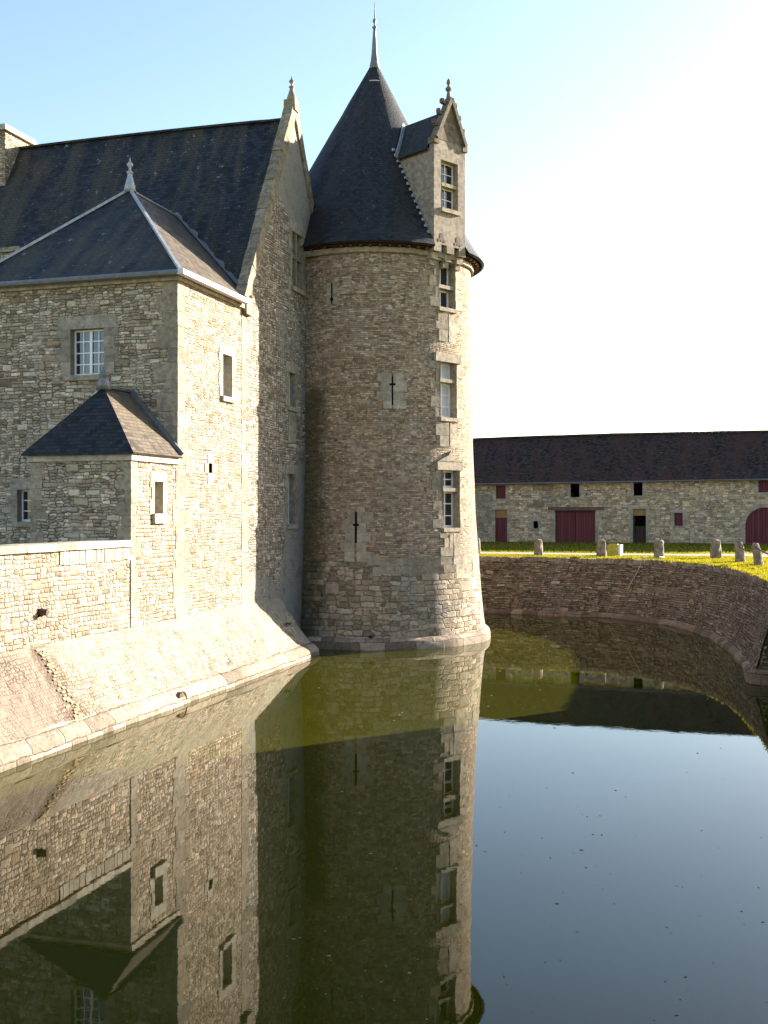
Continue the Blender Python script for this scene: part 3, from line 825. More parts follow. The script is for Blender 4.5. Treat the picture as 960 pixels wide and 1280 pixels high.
# rusty outlet cover standing on the ledge
ds = thing('outlet_cover', (-11.8, 22.7, .3), 'rusty half round outlet cover set in the ledge at the foot of the sunlit wall', 'outlet cover')
dm = MB(); P = [Vector((-11.70, 22.62 + .2 * math.cos(a), .10 + .2 * math.sin(a))) for a in [math.pi * i / 14 for i in range(15)]]
B_ = [p + Vector((-.3, 0, 0)) for p in P]
dm.face(P, n=AX); dm.shared(P + B_, [(i, i + 1, 15 + i + 1, 15 + i) for i in range(14)])
dm.build('plate', M['ledge_dark'], ds)
dm = MB(); dm.tube([p + Vector((.0, 0, 0)) for p in P], .022, 6); dm.build('rim', M['iron'], ds)

# ================================================================== ROUND TOWER
TC = Vector((-11.55, 37.3, 0)); E1 = math.atan2(-.9553, .2958)
TPROF = [(-.8, 4.12), (.34, 4.02), (.62, 3.97), (1.04, 3.92), (1.8, 3.85), (3.06, 3.755), (4.5, 3.67), (6.8, 3.57), (10., 3.52), (13.45, 3.48)]
def TR(z):
    for (z0, r0), (z1, r1) in zip(TPROF, TPROF[1:]):
        if z <= z1: return r0 + (r1 - r0) * (z - z0) / (z1 - z0)
    return TPROF[-1][1]
def tdir(psi):
    a = E1 + R(psi); return Vector((math.cos(a), math.sin(a), 0))
def ttan(psi):
    a = E1 + R(psi); return Vector((-math.sin(a), math.cos(a), 0))
tower = thing('round_tower', (-11.55, 37.3, 0), 'tall round stone tower with conical slate roof rising from the moat', 'tower')
PSW = 45.
WINS = [(PSW, 11.46, 1.56, .84), (PSW + .5, 7.72, 1.88, .86), (PSW + 1, 3.96, 1.96, .88)]     # psi, bottom, height, width
def lathe_wall(z0, z1, step, name, mat, holes):
    half = lambda w, z: math.degrees(w / 2 / TR(z))
    angs = {i * 3.0 for i in range(-60, 60)}
    zs = {z0, z1}
    z = z0
    while z < z1: zs.add(z); z += step
    for ps, zb, h_, w_ in holes:
        hw = half(w_, zb); angs |= {ps - hw, ps + hw}; zs |= {zb, zb + h_}
    zs = sorted(zs); angs = sorted(angs)
    # drop grid lines that crowd a hole edge
    V, F, U = [], [], []
    na = len(angs)
    for z in zs:
        for a in angs:
            p = TC + tdir(a) * TR(z) + Z * z
            inhole = any(abs(a - ps) < half(w_, zb) + 2 and zb - .1 < z < zb + h_ + .1 for ps, zb, h_, w_ in holes)
            if not inhole: p = wob(p, .022, .8)
            V.append(p)
    for j in range(len(zs) - 1):
        for i in range(na):
            i2 = (i + 1) % na; a0 = angs[i]; a1 = angs[i2] + (360 if i2 == 0 else 0)
            am, zm = (a0 + a1) / 2, (zs[j] + zs[j + 1]) / 2
            if any(abs(am - ps) < half(w_, zb) and zb < zm < zb + h_ for ps, zb, h_, w_ in holes): continue
            F.append((j * na + i, j * na + i2, (j + 1) * na + i2, (j + 1) * na + i))
            U.append([(R(a0) * 3.6, zs[j]), (R(a1) * 3.6, zs[j]), (R(a1) * 3.6, zs[j + 1]), (R(a0) * 3.6, zs[j + 1])])
    mb = MB(); mb.shared(V, F, U)
    return mb.build(name, mat, tower, True)
lathe_wall(2.95, 13.42, .45, 'wall', M['tower'], WINS)
lathe_wall(-.8, 2.95, .3, 'base', M['tower_base'], [])
lg = MB()
LP = [(3.97, .42), (4.06, .38), (4.17, .28), (4.22, .14), (4.22, -.8)]
def tl(u, v):
    k_ = v * 4; i = min(int(k_), 3); f_ = k_ - i
    r = LP[i][0] + (LP[i + 1][0] - LP[i][0]) * f_; zz = LP[i][1] + (LP[i + 1][1] - LP[i][1]) * f_
    a = 2 * math.pi * u; p = TC + Vector((math.cos(a), math.sin(a), 0)) * r + Z * zz
    q_ = Vector((math.cos(a) * 9, math.sin(a) * 9, 0))
    p += Vector((math.cos(a), math.sin(a), .6)) * mnoise.noise(q_ * .4) * .04
    return wob(wob(p, .03, 1.5), .018, 7)
lg.grid(tl, 160, 10, None, lambda u, v: (u * 26.4, v * 1.1 + .04))
lg.build('ledge', M['ledge'], tower, True)

def tblock(mb, psi, z0, z1, a0, a1, proud=.02, inner=-.12):
    r = TR((z0 + z1) / 2); n, t = tdir(psi), ttan(psi)
    mb.box(TC + n * r, t, n, a0, a1, inner, proud, z0, z1, .003)
# dressed stone running up the bay of windows
edges = [2.72, 3.96 - .18, 5.92 + .4, 7.72 - .18, 9.60 + .3, 11.46 - .18, 13.02 + .1]
def jambs(z0, z1, w):
    for s in (-1, 1):
        bay = MB()
        z = z0; i = random.randint(0, 1)
        while z < z1 - .03:
            bh = min(random.uniform(.26, .42), z1 - z)
            if z1 - z - bh < .14: bh = z1 - z
            if w > .3:      # beside a window
                a = w / 2 + .015; b = w / 2 + (.42 if i % 2 else .2) + random.uniform(-.04, .06)
            else:           # full blocks meet at the slit
                a = .028; b = (.62 if i % 2 else .42) + random.uniform(-.05, .06)
            # the stones follow the curve: turn each to its own spot
            mid = (a + b) / 2 * s
            dps = math.degrees(mid / TR(z))
            ps = PSW + .5 + dps
            hw = (b - a) / 2
            tblock(bay, ps, z + .004, z + bh - .004, -hw, hw, .018 + random.uniform(-.004, .006))
            z += bh; i += 1
        bay.build('jamb_stones' if w > .3 else 'slit_stones', M['ashlar'], tower)
jambs(3.0, 3.78, .0)
jambs(3.96, 5.92, .9); jambs(6.72, 7.54, .0); jambs(7.72, 9.6, .86); jambs(10.3, 11.28, 0); jambs(11.46, 13.02, .84)
for (ps, zb, h_, w_), tr, ro in zip(WINS, (.72, 1.26, 1.30), (3, 4, 5)):
    n, t = tdir(ps), ttan(ps); o = TC + n * (TR(zb + h_ / 2) - .01) + Z * zb
    window(tower, o, t, n, w_, h_, 'ashlar', .30, .06, .0, .0, transom=tr, rows=ro, cols=2, leaves=1, sill_drop=.13, ring=False, proud=.03, frame_w=.065, bar=.020,
           glass_mat='curtain' if zb == 7.72 else 'glass')
for zt, ogee in ((5.92, True), (9.60, False), (13.02, False)):      # lintels
    lm = MB(); n, t = tdir(PSW + .5), ttan(PSW + .5); o = TC + n * (TR(zt) - .0) + Z * zt
    lm.box(o, t, n, -.66, .66, -.2, .03, .006, .30, .003)
    if ogee:
        pts = [(-.62, .303), (.62, .303), (.36, .42), (.12, .50), (0, .66), (-.12, .50), (-.36, .42)]
        lm.panel(o + n * .045, t, n, pts); lm.panel(o - n * .1, t, -n, pts)
        for (a0, c0), (a1, c1) in zip(pts, pts[1:] + pts[:1]):
            lm.face([o + n * .045 + t * a0 + Z * c0, o + n * .045 + t * a1 + Z * c1, o - n * .1 + t * a1 + Z * c1, o - n * .1 + t * a0 + Z * c0])
    lm.build('lintel', M['ashlar'], tower)

def slit(psi, zb, zt, surround=True, cross=True, rad=.075, wid=.05):
    """arrow slit: a dark slot with a round eye at the foot, between dressed stones"""
    n, t = tdir(psi), ttan(psi); r = TR((zb + zt) / 2)
    o = TC + n * r
    mb = MB()
    if surround:
        z = zb - .12; i = 0
        while z < zt + .02:
            bh = min(random.uniform(.26, .36), zt + .1 - z)
            if bh < .1: break
            for s in (-1, 1):
                b = (.52 if (i + (s > 0)) % 2 else .34) + random.uniform(-.05, .05); a = wid / 2 + .004
                dps = math.degrees((a + b) / 2 * s / r)
                tblock(mb, psi + dps, z + .003, z + bh - .003, -(b - a) / 2, (b - a) / 2, .022)
            z += bh; i += 1
    else:
        for s in (-1, 1):
            mb.box(o, t, n, *sorted((s * (wid / 2 + .003), s * .2)), -.05, .012, zb, zt, .002)
    so = mb.build('arrow_slit', M['pale_stone'] if surround else M['ashlar'], tower)
    d = MB(); d.box(o, t, n, -wid / 2, wid / 2, -.2, .014, zb, zt)
    N = 14; zc = zb + .16; b = .0275 if surround else .018
    P = [o + n * b + t * math.cos(2 * math.pi * i / N) * rad + Z * (zc + math.sin(2 * math.pi * i / N) * rad * 1.1) for i in range(N)]
    d.face(P, n=n); d.shared(P + [p - n * .15 for p in P], [(i, (i + 1) % N, N + (i + 1) % N, N + i) for i in range(N)])
    if cross:
        zc = zb + (zt - zb) * .72; d.box(o, t, n, -.10, .10, -.2, b + .002, zc - .035, zc + .035)
    d.build('slot', M['dark'], so)
slit(-24, 11.45, 12.15, False, False, .06)
slit(9.6, 8.05, 9.0)
slit(-9.5, 2.98, 4.50, rad=.09, wid=.065)
slit(PSW, 10.36, 11.15, False, False, .07); slit(PSW + .5, 6.8, 7.5, False, False, .07); slit(PSW + 1, 3.02, 3.74, False, False, .07)
# two courses of larger squared stones at the foot of the wall
for rw, (z0, z1) in enumerate(((2.72, 2.98), (2.45, 2.715))):
    bd = MB(); ps = -4 + rw * 3
    while ps < 88:
        w_ = random.uniform(.42, .75); dp = math.degrees(w_ / TR(z0))
        tblock(bd, ps + dp / 2, z0 + .006, z1 - .006, -w_ / 2 + .006, w_ / 2 - .006, random.uniform(.004, .016))
        ps += dp
    bd.build('squared_course', M['ashlar_grey'], tower)

# roof: a cone over a plan lengthened towards the house
EAVE, APEX = 13.40, Vector((TC.x, TC.y, 21.0))
def plan(u, r):
    a = 2 * math.pi * u
    p = Vector((math.cos(a), math.sin(a), 0)) * r
    if p.x < -.3 and p.y < 0 and r > 3.5: p *= 1 - (r - 3.5) / r * min(1, (-.3 - p.x) / .7)
    if p.x < 0: p.x -= .95 * min(1, -p.x / r * 3)
    return p
def coner(v):    # radius factor against height, a slight flare at the eave
    return (1 - v) + .03 * max(0, 1 - v * 7) ** 2
RE_ = 3.86
def cf(u, v):
    p = plan(u, RE_) * coner(v); p = TC + p; p.z = EAVE + (APEX.z - EAVE) * v
    return wob(p, .012, 1.2)
def at_dormer(p):
    d_ = Vector((p.x - TC.x, p.y - TC.y, 0)); a_ = R(43.) + E1
    dn_ = Vector((math.cos(a_), math.sin(a_), 0)); l_ = abs(d_.dot(Vector((-dn_.y, dn_.x, 0))))
    return d_.dot(dn_) > 3.3 and l_ < .80
def cut(mb):
    keep = [i for i, f in enumerate(mb.f) if not at_dormer(sum((mb.v[a] for a in f), Vector()) / len(f))]
    mb.f = [mb.f[i] for i in keep]; mb.uv = [mb.uv[i] for i in keep]
cr = MB(); cr.grid(cf, 240, 40, None, lambda u, v: (u * 24.3, v * 8.6))
def cu(u, v): p = TC + plan(u, RE_ * 1.03 - v * .08); p.z = EAVE - v * .06; return p
cr.grid(cu, 240, 1); cut(cr)
cro = cr.build('roof', M['slate_tower'], tower, True)
sf = MB()
def su(u, v): p = TC + plan(u, RE_ - .06 - v * .42); p.z = EAVE - .062 + .0 * v; return p
sf.grid(su, 240, 1, -Z); cut(sf)
for i in range(72):
    u = i / 72; a = TC + plan(u, RE_ - .08); b = TC + plan(u, RE_ - .5)
    a.z = b.z = EAVE - .10
    if not at_dormer(a): sf.bar(a, b, .08, .07)
sf.build('soffit', M['soffit'], tower)
cn = MB()
def cc(u, v):
    r = (3.53, 3.60, 3.60, 3.5)[round(v * 3)]; zz = (13.1, 13.12, 13.28, 13.30)[round(v * 3)]
    p = TC + plan(u, r); p.z = zz; return wob(p, .02, 2)
cn.grid(cc, 110, 3); cn.build('cornice', M['ashlar_grey'], tower)
sp = MB()
sp.lathe(APEX, [(.22, -.38), (.19, -.32), (.15, -.12), (.115, .15), (.075, .75), (.05, 1.1), (.09, 1.13), (.09, 1.16), (.04, 1.19), (.03, 1.28), (.07, 1.36), (.07, 1.41), (.025, 1.48), (.015, 1.85), (.005, 2.1)], 14)
sp.build('spire', M['zinc'], tower, True)
lb = MB()
pa = R(PSW) + E1
for i in range(6):
    a = E1 + R(-22 + i * 7); rr = .50
    lb.bar(TC + Vector((math.cos(a) * rr, math.sin(a) * rr, 20.02)), TC + Vector((math.cos(a + R(6.5)) * rr, math.sin(a + R(6.5)) * rr, 20.02)), .02, .035)
lb.build('lead_band', M['lead_light'], tower)

# stone dormer on the eave
DP = 43.; dn, dt = tdir(DP), ttan(DP); RD = 3.74; DO = TC + dn * RD
DW = 1.54; DB, DK, DA = 13.50, 17.0, 18.5
dorm = MB()
hole = (-.40, .40, 14.74, 16.36)
dorm.panel(DO, dt, dn, [(-DW / 2, DB), (DW / 2, DB), (DW / 2, DK), (0, DA - .1), (-DW / 2, DK)], [hole])
dpt = 2.6
for s in (-1, 1):
    P = lambda b, c: DO + dt * s * DW / 2 - dn * b + Z * c
    dorm.face([P(0, DB), P(dpt, DB), P(dpt, DK - .25), P(0, DK - .25)], n=dt * s)
    dorm.face([P(0, DK - .25), P(.22, DK - .25), P(.22, DK), P(0, DK)], n=dt * s)
dorm.face([DO + dt * a - dn * b + Z * DB for a, b in ((-DW / 2, 0), (DW / 2, 0), (DW / 2, .5), (-DW / 2, .5))], n=-Z)
dm_o = dorm.build('dormer', M['dormer'], tower)
window(dm_o, DO + Z * 14.74, dt, dn, .80, 1.62, 'ashlar', .24, .12, .0, .0, transom=.82, rows=4, cols=2, leaves=1, ring=False, name='dormer_window')
cp = MB()
for s in (-1, 1):       # raked coping with kneelers
    a = DO + dt * s * (DW / 2 - .05) + Z * (DK + .02); b = DO + Z * DA
    m_ = (a + b) / 2
    for p, q_ in ((a, m_), (m_, b)): cp.bar(p - dn * .02, q_ - dn * .02, .13, .30, dn)
    cp.box(DO, dt, dn, *sorted((s * (DW / 2 - .18), s * (DW / 2 + .05))), -.24, .07, DK - .16, DK + .06, .004)
    for f_ in (.30, .58, .84):   # crockets
        c = a.lerp(b, f_) + dt * s * .12 + Z * .06 - dn * .06
        cp.box(c, dt, dn, -.09, .09, -.07, .07, -.05, .05, .015); cp.box(c + dt * s * .09, dt, dn, -.05, .05, -.06, .06, -.02, .13, .012)
cp.lathe(DO - dn * .06 + Z * (DA - .05), [(.10, 0), (.07, .18), (.05, .30), (.10, .36), (.11, .42), (.05, .48), (.035, .54), (.075, .60), (.06, .68), (.01, .76)], 10)
cp.build('gable_coping', M['dark_coping'], dm_o)
cb = MB()
for a in (-.62, 0.02, .62):
    o_ = DO + dt * a
    for (b0, c0, c1, hw) in ((.02, 13.24, 13.495, .17), (-.10, 13.0, 13.236, .15), (-.2, 12.82, 12.996, .12)):
        cb.box(o_, dt, dn, -hw, hw, -.5, b0, c0, c1, .01)
cb.build('corbels', M['ashlar'], dm_o)
# small blind traceried arches above the corbels
for a in (-.40, .40):
    bl = MB(); N = 12; b = .012
    P = [DO + dn * b + dt * (a + math.cos(i / N * 2 * math.pi) * .10) + Z * (13.74 + math.sin(i / N * 2 * math.pi) * .15) for i in range(N)]
    bl.face(P, n=dn); bl.shared(P + [p - dn * .1 for p in P], [(i, (i + 1) % N, N + (i + 1) % N, N + i) for i in range(N)])
    for s in (-1, 1):
        P = [DO + dn * b + dt * (a + s * .13 + math.cos(i / N * 2 * math.pi) * .055) + Z * (13.63 + math.sin(i / N * 2 * math.pi) * .06) for i in range(N)]
        bl.face(P, n=dn)
    bl.build('piercing', M['iron'], dm_o)
tg = MB()    # the gable field, a slab behind the coping, its recess shade painted dark
tg.panel(DO + dn * .012, dt, dn, [(-DW / 2 + .14, DK + .02), (DW / 2 - .14, DK + .02), (0, DA - .28)])
tg.build('gable_field', M['dark_coping'], dm_o)
dr_ = MB()
ov = .16
for s in (-1, 1):
    a0 = DO + dt * s * (DW / 2 + ov) + Z * (DK - .36) - dn * .22; a1 = a0 - dn * 3.0
    t0 = DO + Z * (DA - .36) - dn * .22; t1 = t0 - dn * 3.0
    roof_slab(dr_, a0, a1, t1, t0, (dt * s + Z * .5).normalized(), .06, 14, 10, .006)
dr_.build('dormer_roof', M['slate_tower'], dm_o)
def cone_z(rho):    # height of the cone at a radius
    return EAVE + (APEX.z - EAVE) * max(0, 1 - rho / RE_)
fl = MB()
for s in (-1, 1):
    for i in range(15):
        r = 3.55 - i * .12; rho = math.hypot(r, DW / 2 + .05)
        c = TC + dn * r + dt * s * (DW / 2 + .07) + Z * (cone_z(rho) + .03)
        fl.box(c, dt, dn, -.055, .055, -.035, .035, -.02, .07)
fl.build('stepped_flashing', M['lead'], dm_o)
for s in (-1, 1):   # lead valley between dormer roof and cone
    fl = MB()
    a = TC + dn * 1.92 + dt * s * (DW / 2 + .13); a.z = DK - .36 + .05
    b = TC + dn * 1.20; b.z = DA - .36 + .06
    pts = []
    for j in range(9):
        f_ = j / 8; off = s * (DW / 2 + ov) * (1 - f_); zz = (DK - .36) + (DA - DK) * f_
        rho = RE_ * (1 - (zz - EAVE) / (APEX.z - EAVE)); rr = math.sqrt(max(.01, rho ** 2 - off ** 2))
        pts.append(TC + dn * (rr + .10) + dt * off + Z * (zz + .05))
    for p, q_ in zip(pts, pts[1:]): fl.bar(p, q_, .20, .03, dn)
    fl.build('lead_valley', M['lead'], dm_o)

# ================================================================== GROUND, WATER, MOAT WALL
# foot of the outer moat wall at the water, from behind the tower round to the bank by the camera
FOOT = [(-70, 46.5), (-30, 46.6), (-14, 46.75), (-9.4, 46.78), (-7.8, 46.80), (-6.0, 46.76), (-4.67, 46.55), (-3.6, 46.05), (-2.6, 45.35), (-1.7, 44.3), (-1.0, 43.1),
        (-.4, 41.7), (.1, 40.1), (.42, 38.2), (.66, 36.2), (.86, 34.5), (1.0, 32.9), (1.02, 31.2), (1.02, 29.75)]
FOOT2 = [(1.02, 29.75), (1.22, 29.42), (1.62, 29.40)]
FOOT3 = [(1.62, 29.40), (1.62, 20), (1.62, 8), (1.62, 1.2)]
def offset(pl, d):
    """push a polyline to its left by d"""
    out = []
    for i, p in enumerate(pl):
        a = Vector((*pl[max(i - 1, 0)], 0)); b = Vector((*pl[min(i + 1, len(pl) - 1)], 0))
        t = (b - a).normalized(); n = Vector((-t.y, t.x, 0)); out.append((p[0] + n.x * d, p[1] + n.y * d))
    return out
TOPSET = .85
TOP = offset(FOOT, TOPSET)
def resample(pl, step):
    out = [pl[0]]
    for a, b in zip(pl, pl[1:]):
        L = math.dist(a, b); k_ = max(1, int(L / step))
        for i in range(1, k_ + 1): out.append((a[0] + (b[0] - a[0]) * i / k_, a[1] + (b[1] - a[1]) * i / k_))
    return out
# moat outline at ground level (the hole in the ground)
TOP3X = 1.95
moat_loop = TOP + [(TOP3X, 29.9), (TOP3X, 1.0), (-70, 1.0)]
gm = MB()
outer = [Vector((x, y, 0)) for x, y in ((-320, -120), (320, -120), (320, 420), (-320, 420))]
loops = [outer, [Vector((x, y, 0)) for x, y in moat_loop]]
flat = [p for l in loops for p in l]
gm.shared([Vector((p.x, p.y, GROUND_Z)) for p in flat], [tuple(t_) for t_ in tessellate_polygon(loops)])
g = gm.build('ground', M['ground']); tag(g, 'grassy ground around the moat', 'ground', kind='structure')
bm = bmesh.new(); bm.from_mesh(g.data); bmesh.ops.recalc_face_normals(bm, faces=bm.faces)
if bm.faces[0].normal.z < 0: bmesh.ops.reverse_faces(bm, faces=bm.faces)
bm.to_mesh(g.data); bm.free()
wmb = MB(); wmb.face([(-120, -8, 0), (12, -8, 0), (12, 60, 0), (-120, 60, 0)], n=Z)
tag(wmb.build('moat_water', M['water']), 'still green moat water', 'water', kind='structure')

mw = thing('moat_wall', (-2, 46, 0), 'curved rough stone retaining wall on the far side of the moat', 'retaining wall')
mb = MB()
def strip(pl_lo, pl_hi, z0, z1, nz, amp, mb, bulge=.0):
    n_ = len(pl_lo); s = [0]
    for a, b in zip(pl_lo, pl_lo[1:]): s.append(s[-1] + math.dist(a, b))
    V = []; U = []
    for j in range(nz + 1):
        v = j / nz
        for i in range(n_):
            x = pl_lo[i][0] + (pl_hi[i][0] - pl_lo[i][0]) * v; y = pl_lo[i][1] + (pl_hi[i][1] - pl_lo[i][1]) * v
            zz = z0 + (z1 - z0) * v
            p = wob(wob((x, y, zz), amp, .7), amp * .8, 3.5)
            if j == 0: p.z = zz
            V.append(p); U.append((s[i], zz * 1.06))
    F = [(j * n_ + i, (j + 1) * n_ + i, (j + 1) * n_ + i + 1, j * n_ + i + 1) for j in range(nz) for i in range(n_ - 1)]
    mb.shared(V, F, [[U[i] for i in f] for f in F])
lo = resample(offset(FOOT, .28), .35); hi = resample(TOP, .35)
def equal(pl, n):
    L = [0]
    for a, b in zip(pl, pl[1:]): L.append(L[-1] + math.dist(a, b))
    out = []
    for i in range(n):
        t_ = L[-1] * i / (n - 1); k_ = 0
        while k_ < len(L) - 2 and L[k_ + 1] < t_: k_ += 1
        f_ = (t_ - L[k_]) / max(1e-6, L[k_ + 1] - L[k_]); a, b = pl[k_], pl[k_ + 1]
        out.append((a[0] + (b[0] - a[0]) * f_, a[1] + (b[1] - a[1]) * f_))
    return out
NSEG = 340
strip(equal(offset(FOOT, .18), NSEG), equal(TOP, NSEG), .17, GROUND_Z + .01, 14, .045, mb)
mb.build('wall', M['moat_wall'], mw)
lg = MB()
a_, b_, c_ = equal(FOOT, NSEG), equal(offset(FOOT, .07), NSEG), equal(offset(FOOT, .24), NSEG)
strip(a_, a_, -.6, .10, 3, .03, lg); strip(a_, b_, .10, .15, 1, .03, lg); strip(b_, c_, .15, .22, 2, .03, lg)
lg.build('ledge', M['ledge_dark'], mw)
# cap stones along the edge of the grass, the ones the photo shows
cs = MB(); line = resample(TOP, .05)
i = 0
while i < len(line) - 20:
    k_ = random.randint(5, 11); a, b = Vector((*line[i], 0)), Vector((*line[min(i + k_, len(line) - 1)], 0))
    if a.x > -16:
        t_ = (b - a).normalized(); n_ = Vector((-t_.y, t_.x, 0)); L = (b - a).length
        cs.box(a + Z * GROUND_Z, t_, n_, .012, L - .012, -.05 + random.uniform(-.03, .03), .34, -.2, random.uniform(-.04, .012), .025)
    i += k_
cs.build('cap_stones', M['bollard'], mw)
bk = MB()       # the return where the wall steps back at the right, and the bank beyond
F2 = [(1.02, 29.75), (1.14, 29.50), (1.40, 29.42), (1.62, 29.40)]
l2 = offset(F2, .28); l2[0] = (1.30, 29.85); h2 = [(1.87, 29.9), (1.89, 29.88), (1.91, 29.88), (1.95, 29.88)]
strip(l2, h2, .3, GROUND_Z, 12, .02, bk)
strip([(1.62, 29.4), (1.62, 15), (1.62, 1.2)], [(1.95, 29.88), (1.95, 15), (1.95, 1.0)], -.6, GROUND_Z, 6, .02, bk)
bk.build('return_wall', M['moat_wall'], mw)
lg = MB(); strip(F2, F2, -.6, .3, 3, .02, lg); strip(F2, offset(F2, .3), .3, .38, 1, .02, lg); lg.build('ledge', M['ledge_dark'], mw)
nb = MB(); nb.panel((0, 1.0, 0), AX, AY, [(-70, -.6), (1.95, -.6), (1.95, GROUND_Z), (-70, GROUND_Z)])
tag(nb.build('near_bank_wall', M['moat_wall']), 'retaining wall under the near bank where the view is taken', 'retaining wall')

# gravel road and the lawn rising to the barn
gp = MB()
edge_n = [(-60, 50.9), (-20, 51.0), (-6, 51.1), (-1, 51.6), (1.8, 51.9), (3.5, 49.5), (5, 46), (12, 44)]
edge_f = [(-60, 53.4), (-20, 53.3), (-6, 53.1), (-1, 53.6), (1.8, 55.2), (5, 55.8), (9, 55), (14, 52)]
for i in range(len(edge_n) - 1):
    gp.face([(*edge_n[i], GROUND_Z + .004), (*edge_n[i + 1], GROUND_Z + .004), (*edge_f[i + 1], GROUND_Z + .004), (*edge_f[i], GROUND_Z + .004)], n=Z)
tag(gp.build('gravel_road', M['gravel']), 'pale gravel road across the grass', 'road', kind='structure')
ln = MB()
ln.grid(lambda u, v: wob((-60 + 90 * u, 56 + 12.0 * v, GROUND_Z + .005 + .13 * v ** .8), .02 if 0 < v < 1 else 0, .7), 60, 8, Z)
tag(ln.build('lawn', M['lawn']), 'lawn rising gently to the barn', 'lawn', kind='structure')
# grass blades
gb = MB(); rg = random.Random(3)
def tuft(x, y, z, h, n=3):
    for _ in range(n):
        a = rg.uniform(0, 2 * math.pi); w_ = rg.uniform(.010, .022); hh = h * rg.uniform(.6, 1.3)
        dx, dy = math.cos(a) * w_, math.sin(a) * w_; lx, ly = rg.uniform(-.5, .5) * hh, rg.uniform(-.5, .5) * hh
        ox, oy = rg.uniform(-.05, .05), rg.uniform(-.05, .05)
        gb.v += [Vector((x + ox - dx, y + oy - dy, z)), Vector((x + ox + dx, y + oy + dy, z)), Vector((x + ox + lx, y + oy + ly, z + hh))]
        i_ = len(gb.v); gb.f.append([i_ - 3, i_ - 2, i_ - 1]); gb.uv.append([(0, 0), (1, 0), (.5, 1)])
line = resample(TOP, .05)
for (x, y) in line:
    if -12 < x:
        for _ in range(3):
            d = abs(rg.gauss(0, .2)) * (1 if rg.random() < .75 else -.8); tuft(x + rg.uniform(-.1, .3), y + .16 + d, GROUND_Z - (.03 if d < 0 else 0), .07)
def in_bank(x, y):      # beyond the moat edge
    best = min(range(len(TOP)), key=lambda i: (TOP[i][0] - x) ** 2 + (TOP[i][1] - y) ** 2)
    a = Vector(TOP[max(best - 1, 0)]); b = Vector(TOP[min(best + 1, len(TOP) - 1)]); t_ = b - a
    return t_.x * (y - a.y) - t_.y * (x - a.x) > .25 * t_.length
cnt = 0
while cnt < 9000:
    x, y = rg.uniform(-13, 5.5), rg.uniform(37, 50.9)
    if in_bank(x, y): tuft(x, y, GROUND_Z, .045, 3); cnt += 1
for _ in range(6000):
    x, y = rg.uniform(-14, 5), rg.uniform(53.6, 67); tuft(x, y, GROUND_Z + .005 + (.13 * max(0, (y - 56) / 12) ** .8 if y > 56 else 0), .07, 3)
tag(gb.build('grass', M['blades']), 'short grass on the far bank and before the barn', 'grass', kind='stuff')

# floating flecks on the water
fd = MB(); rf_ = random.Random(11)
for _ in range(430):
    d = 9 * (5 ** rf_.random()); x = rf_.uniform(-.42, .12) * d - 0.1 * d * 0; y = d
    if x < -11.4 or x > .9 or (x + 11.55) ** 2 + (y - 37.3) ** 2 < 19 or y > 46: continue
    s = rf_.choice((.006, .009, .013, .022)) * (.7 + d / 28); a = rf_.uniform(0, 6.28); e_ = rf_.uniform(.25, .8)
    P = []
    for i in range(6):
        b = i * math.pi / 3; r_ = s * rf_.uniform(.6, 1.3)
        px, py = math.cos(b) * r_, math.sin(b) * r_ * e_
        P.append((x + px * math.cos(a) - py * math.sin(a), y + px * math.sin(a) + py * math.cos(a), .004))
    fd.face(P, n=Z)
tag(fd.build('floating_leaves', M['debris']), 'small leaves and flecks floating on the moat', 'leaves', kind='stuff')

# ================================================================== BARN
BY = 67.4; BX0, BX1 = -46., 11.6
barn = thing('barn', (-10, 70, GROUND_Z), 'long low stone barn with dark tiled roof and dark red doors behind the moat', 'barn')
def ez_(x): return 6.47 + (x + 5) * .0085
bmn = MB()
OPEN = [('hatch', -12.78, -12.16, 5.34, 6.20), ('door', -12.83, -12.06, 2.5, 4.66), ('slot', -10.40, -10.10, 3.47, 3.92), ('gate', -9.02, -6.55, 2.5, 4.62),
        ('loft', -8.08, -7.52, 5.42, 6.26), ('door_open', -4.28, -3.50, 2.5, 4.70), ('loft', -4.23, -3.70, 5.50, 6.34), ('shutter', -1.82, -1.33, 3.66, 4.46), ('hatch', 3.0, 3.6, 5.66, 6.46)]
ac, ar = 3.42, 1.15     # arched gate: centre and half width
arch_z = 3.75
arch = [(ac - ar, 2.4), (ac - ar, arch_z)] + [(ac - ar * math.cos(a), arch_z + 1.03 * math.sin(a)) for a in [math.pi * i / 16 for i in range(1, 16)]] + [(ac + ar, arch_z), (ac + ar, 2.4)]
outline = [(BX0, 2.2), (ac - ar, 2.2)] + arch + [(ac + ar, 2.2), (BX1, 2.2), (BX1, ez_(BX1)), (BX0, ez_(BX0))]
bmn.panel((0, BY, 0), AX, -AY, outline, [o_[1:] for o_ in OPEN])
for x, n_ in ((BX0, -AX), (BX1, AX)): bmn.panel((x, 0, 0), AY, n_, [(BY, 2.2), (BY + 8, 2.2), (BY + 8, ez_(x)), (BY + 4, ez_(x) + 3.0), (BY, ez_(x))])
bmn.panel((0, BY + 8, 0), AX, AY, [(BX0, 2.2), (BX1, 2.2), (BX1, ez_(BX1)), (BX0, ez_(BX0))])
bmn.build('wall', M['barn'], barn)
rf = MB()
for side in (-1, 1):
    def f(u, v, side=side):
        x = BX0 - .15 + u * (BX1 - BX0 + .3); y = BY + 4 + side * (1 - v) * 4.28
        p = Vector((x, y, ez_(x) - .07 + 3.12 * v - .05 * math.sin(x * .21) * v))
        return p + Z * mnoise.noise(Vector((x * .6, v * 3, side))) * .022
    rf.grid(f, 140, 12, (0, side, 1))
    rf.face([f(0, 0), f(1, 0), f(1, 0) - Z * .09, f(0, 0) - Z * .09])
rf.build('roof', M['tile'], barn)
rd = MB()
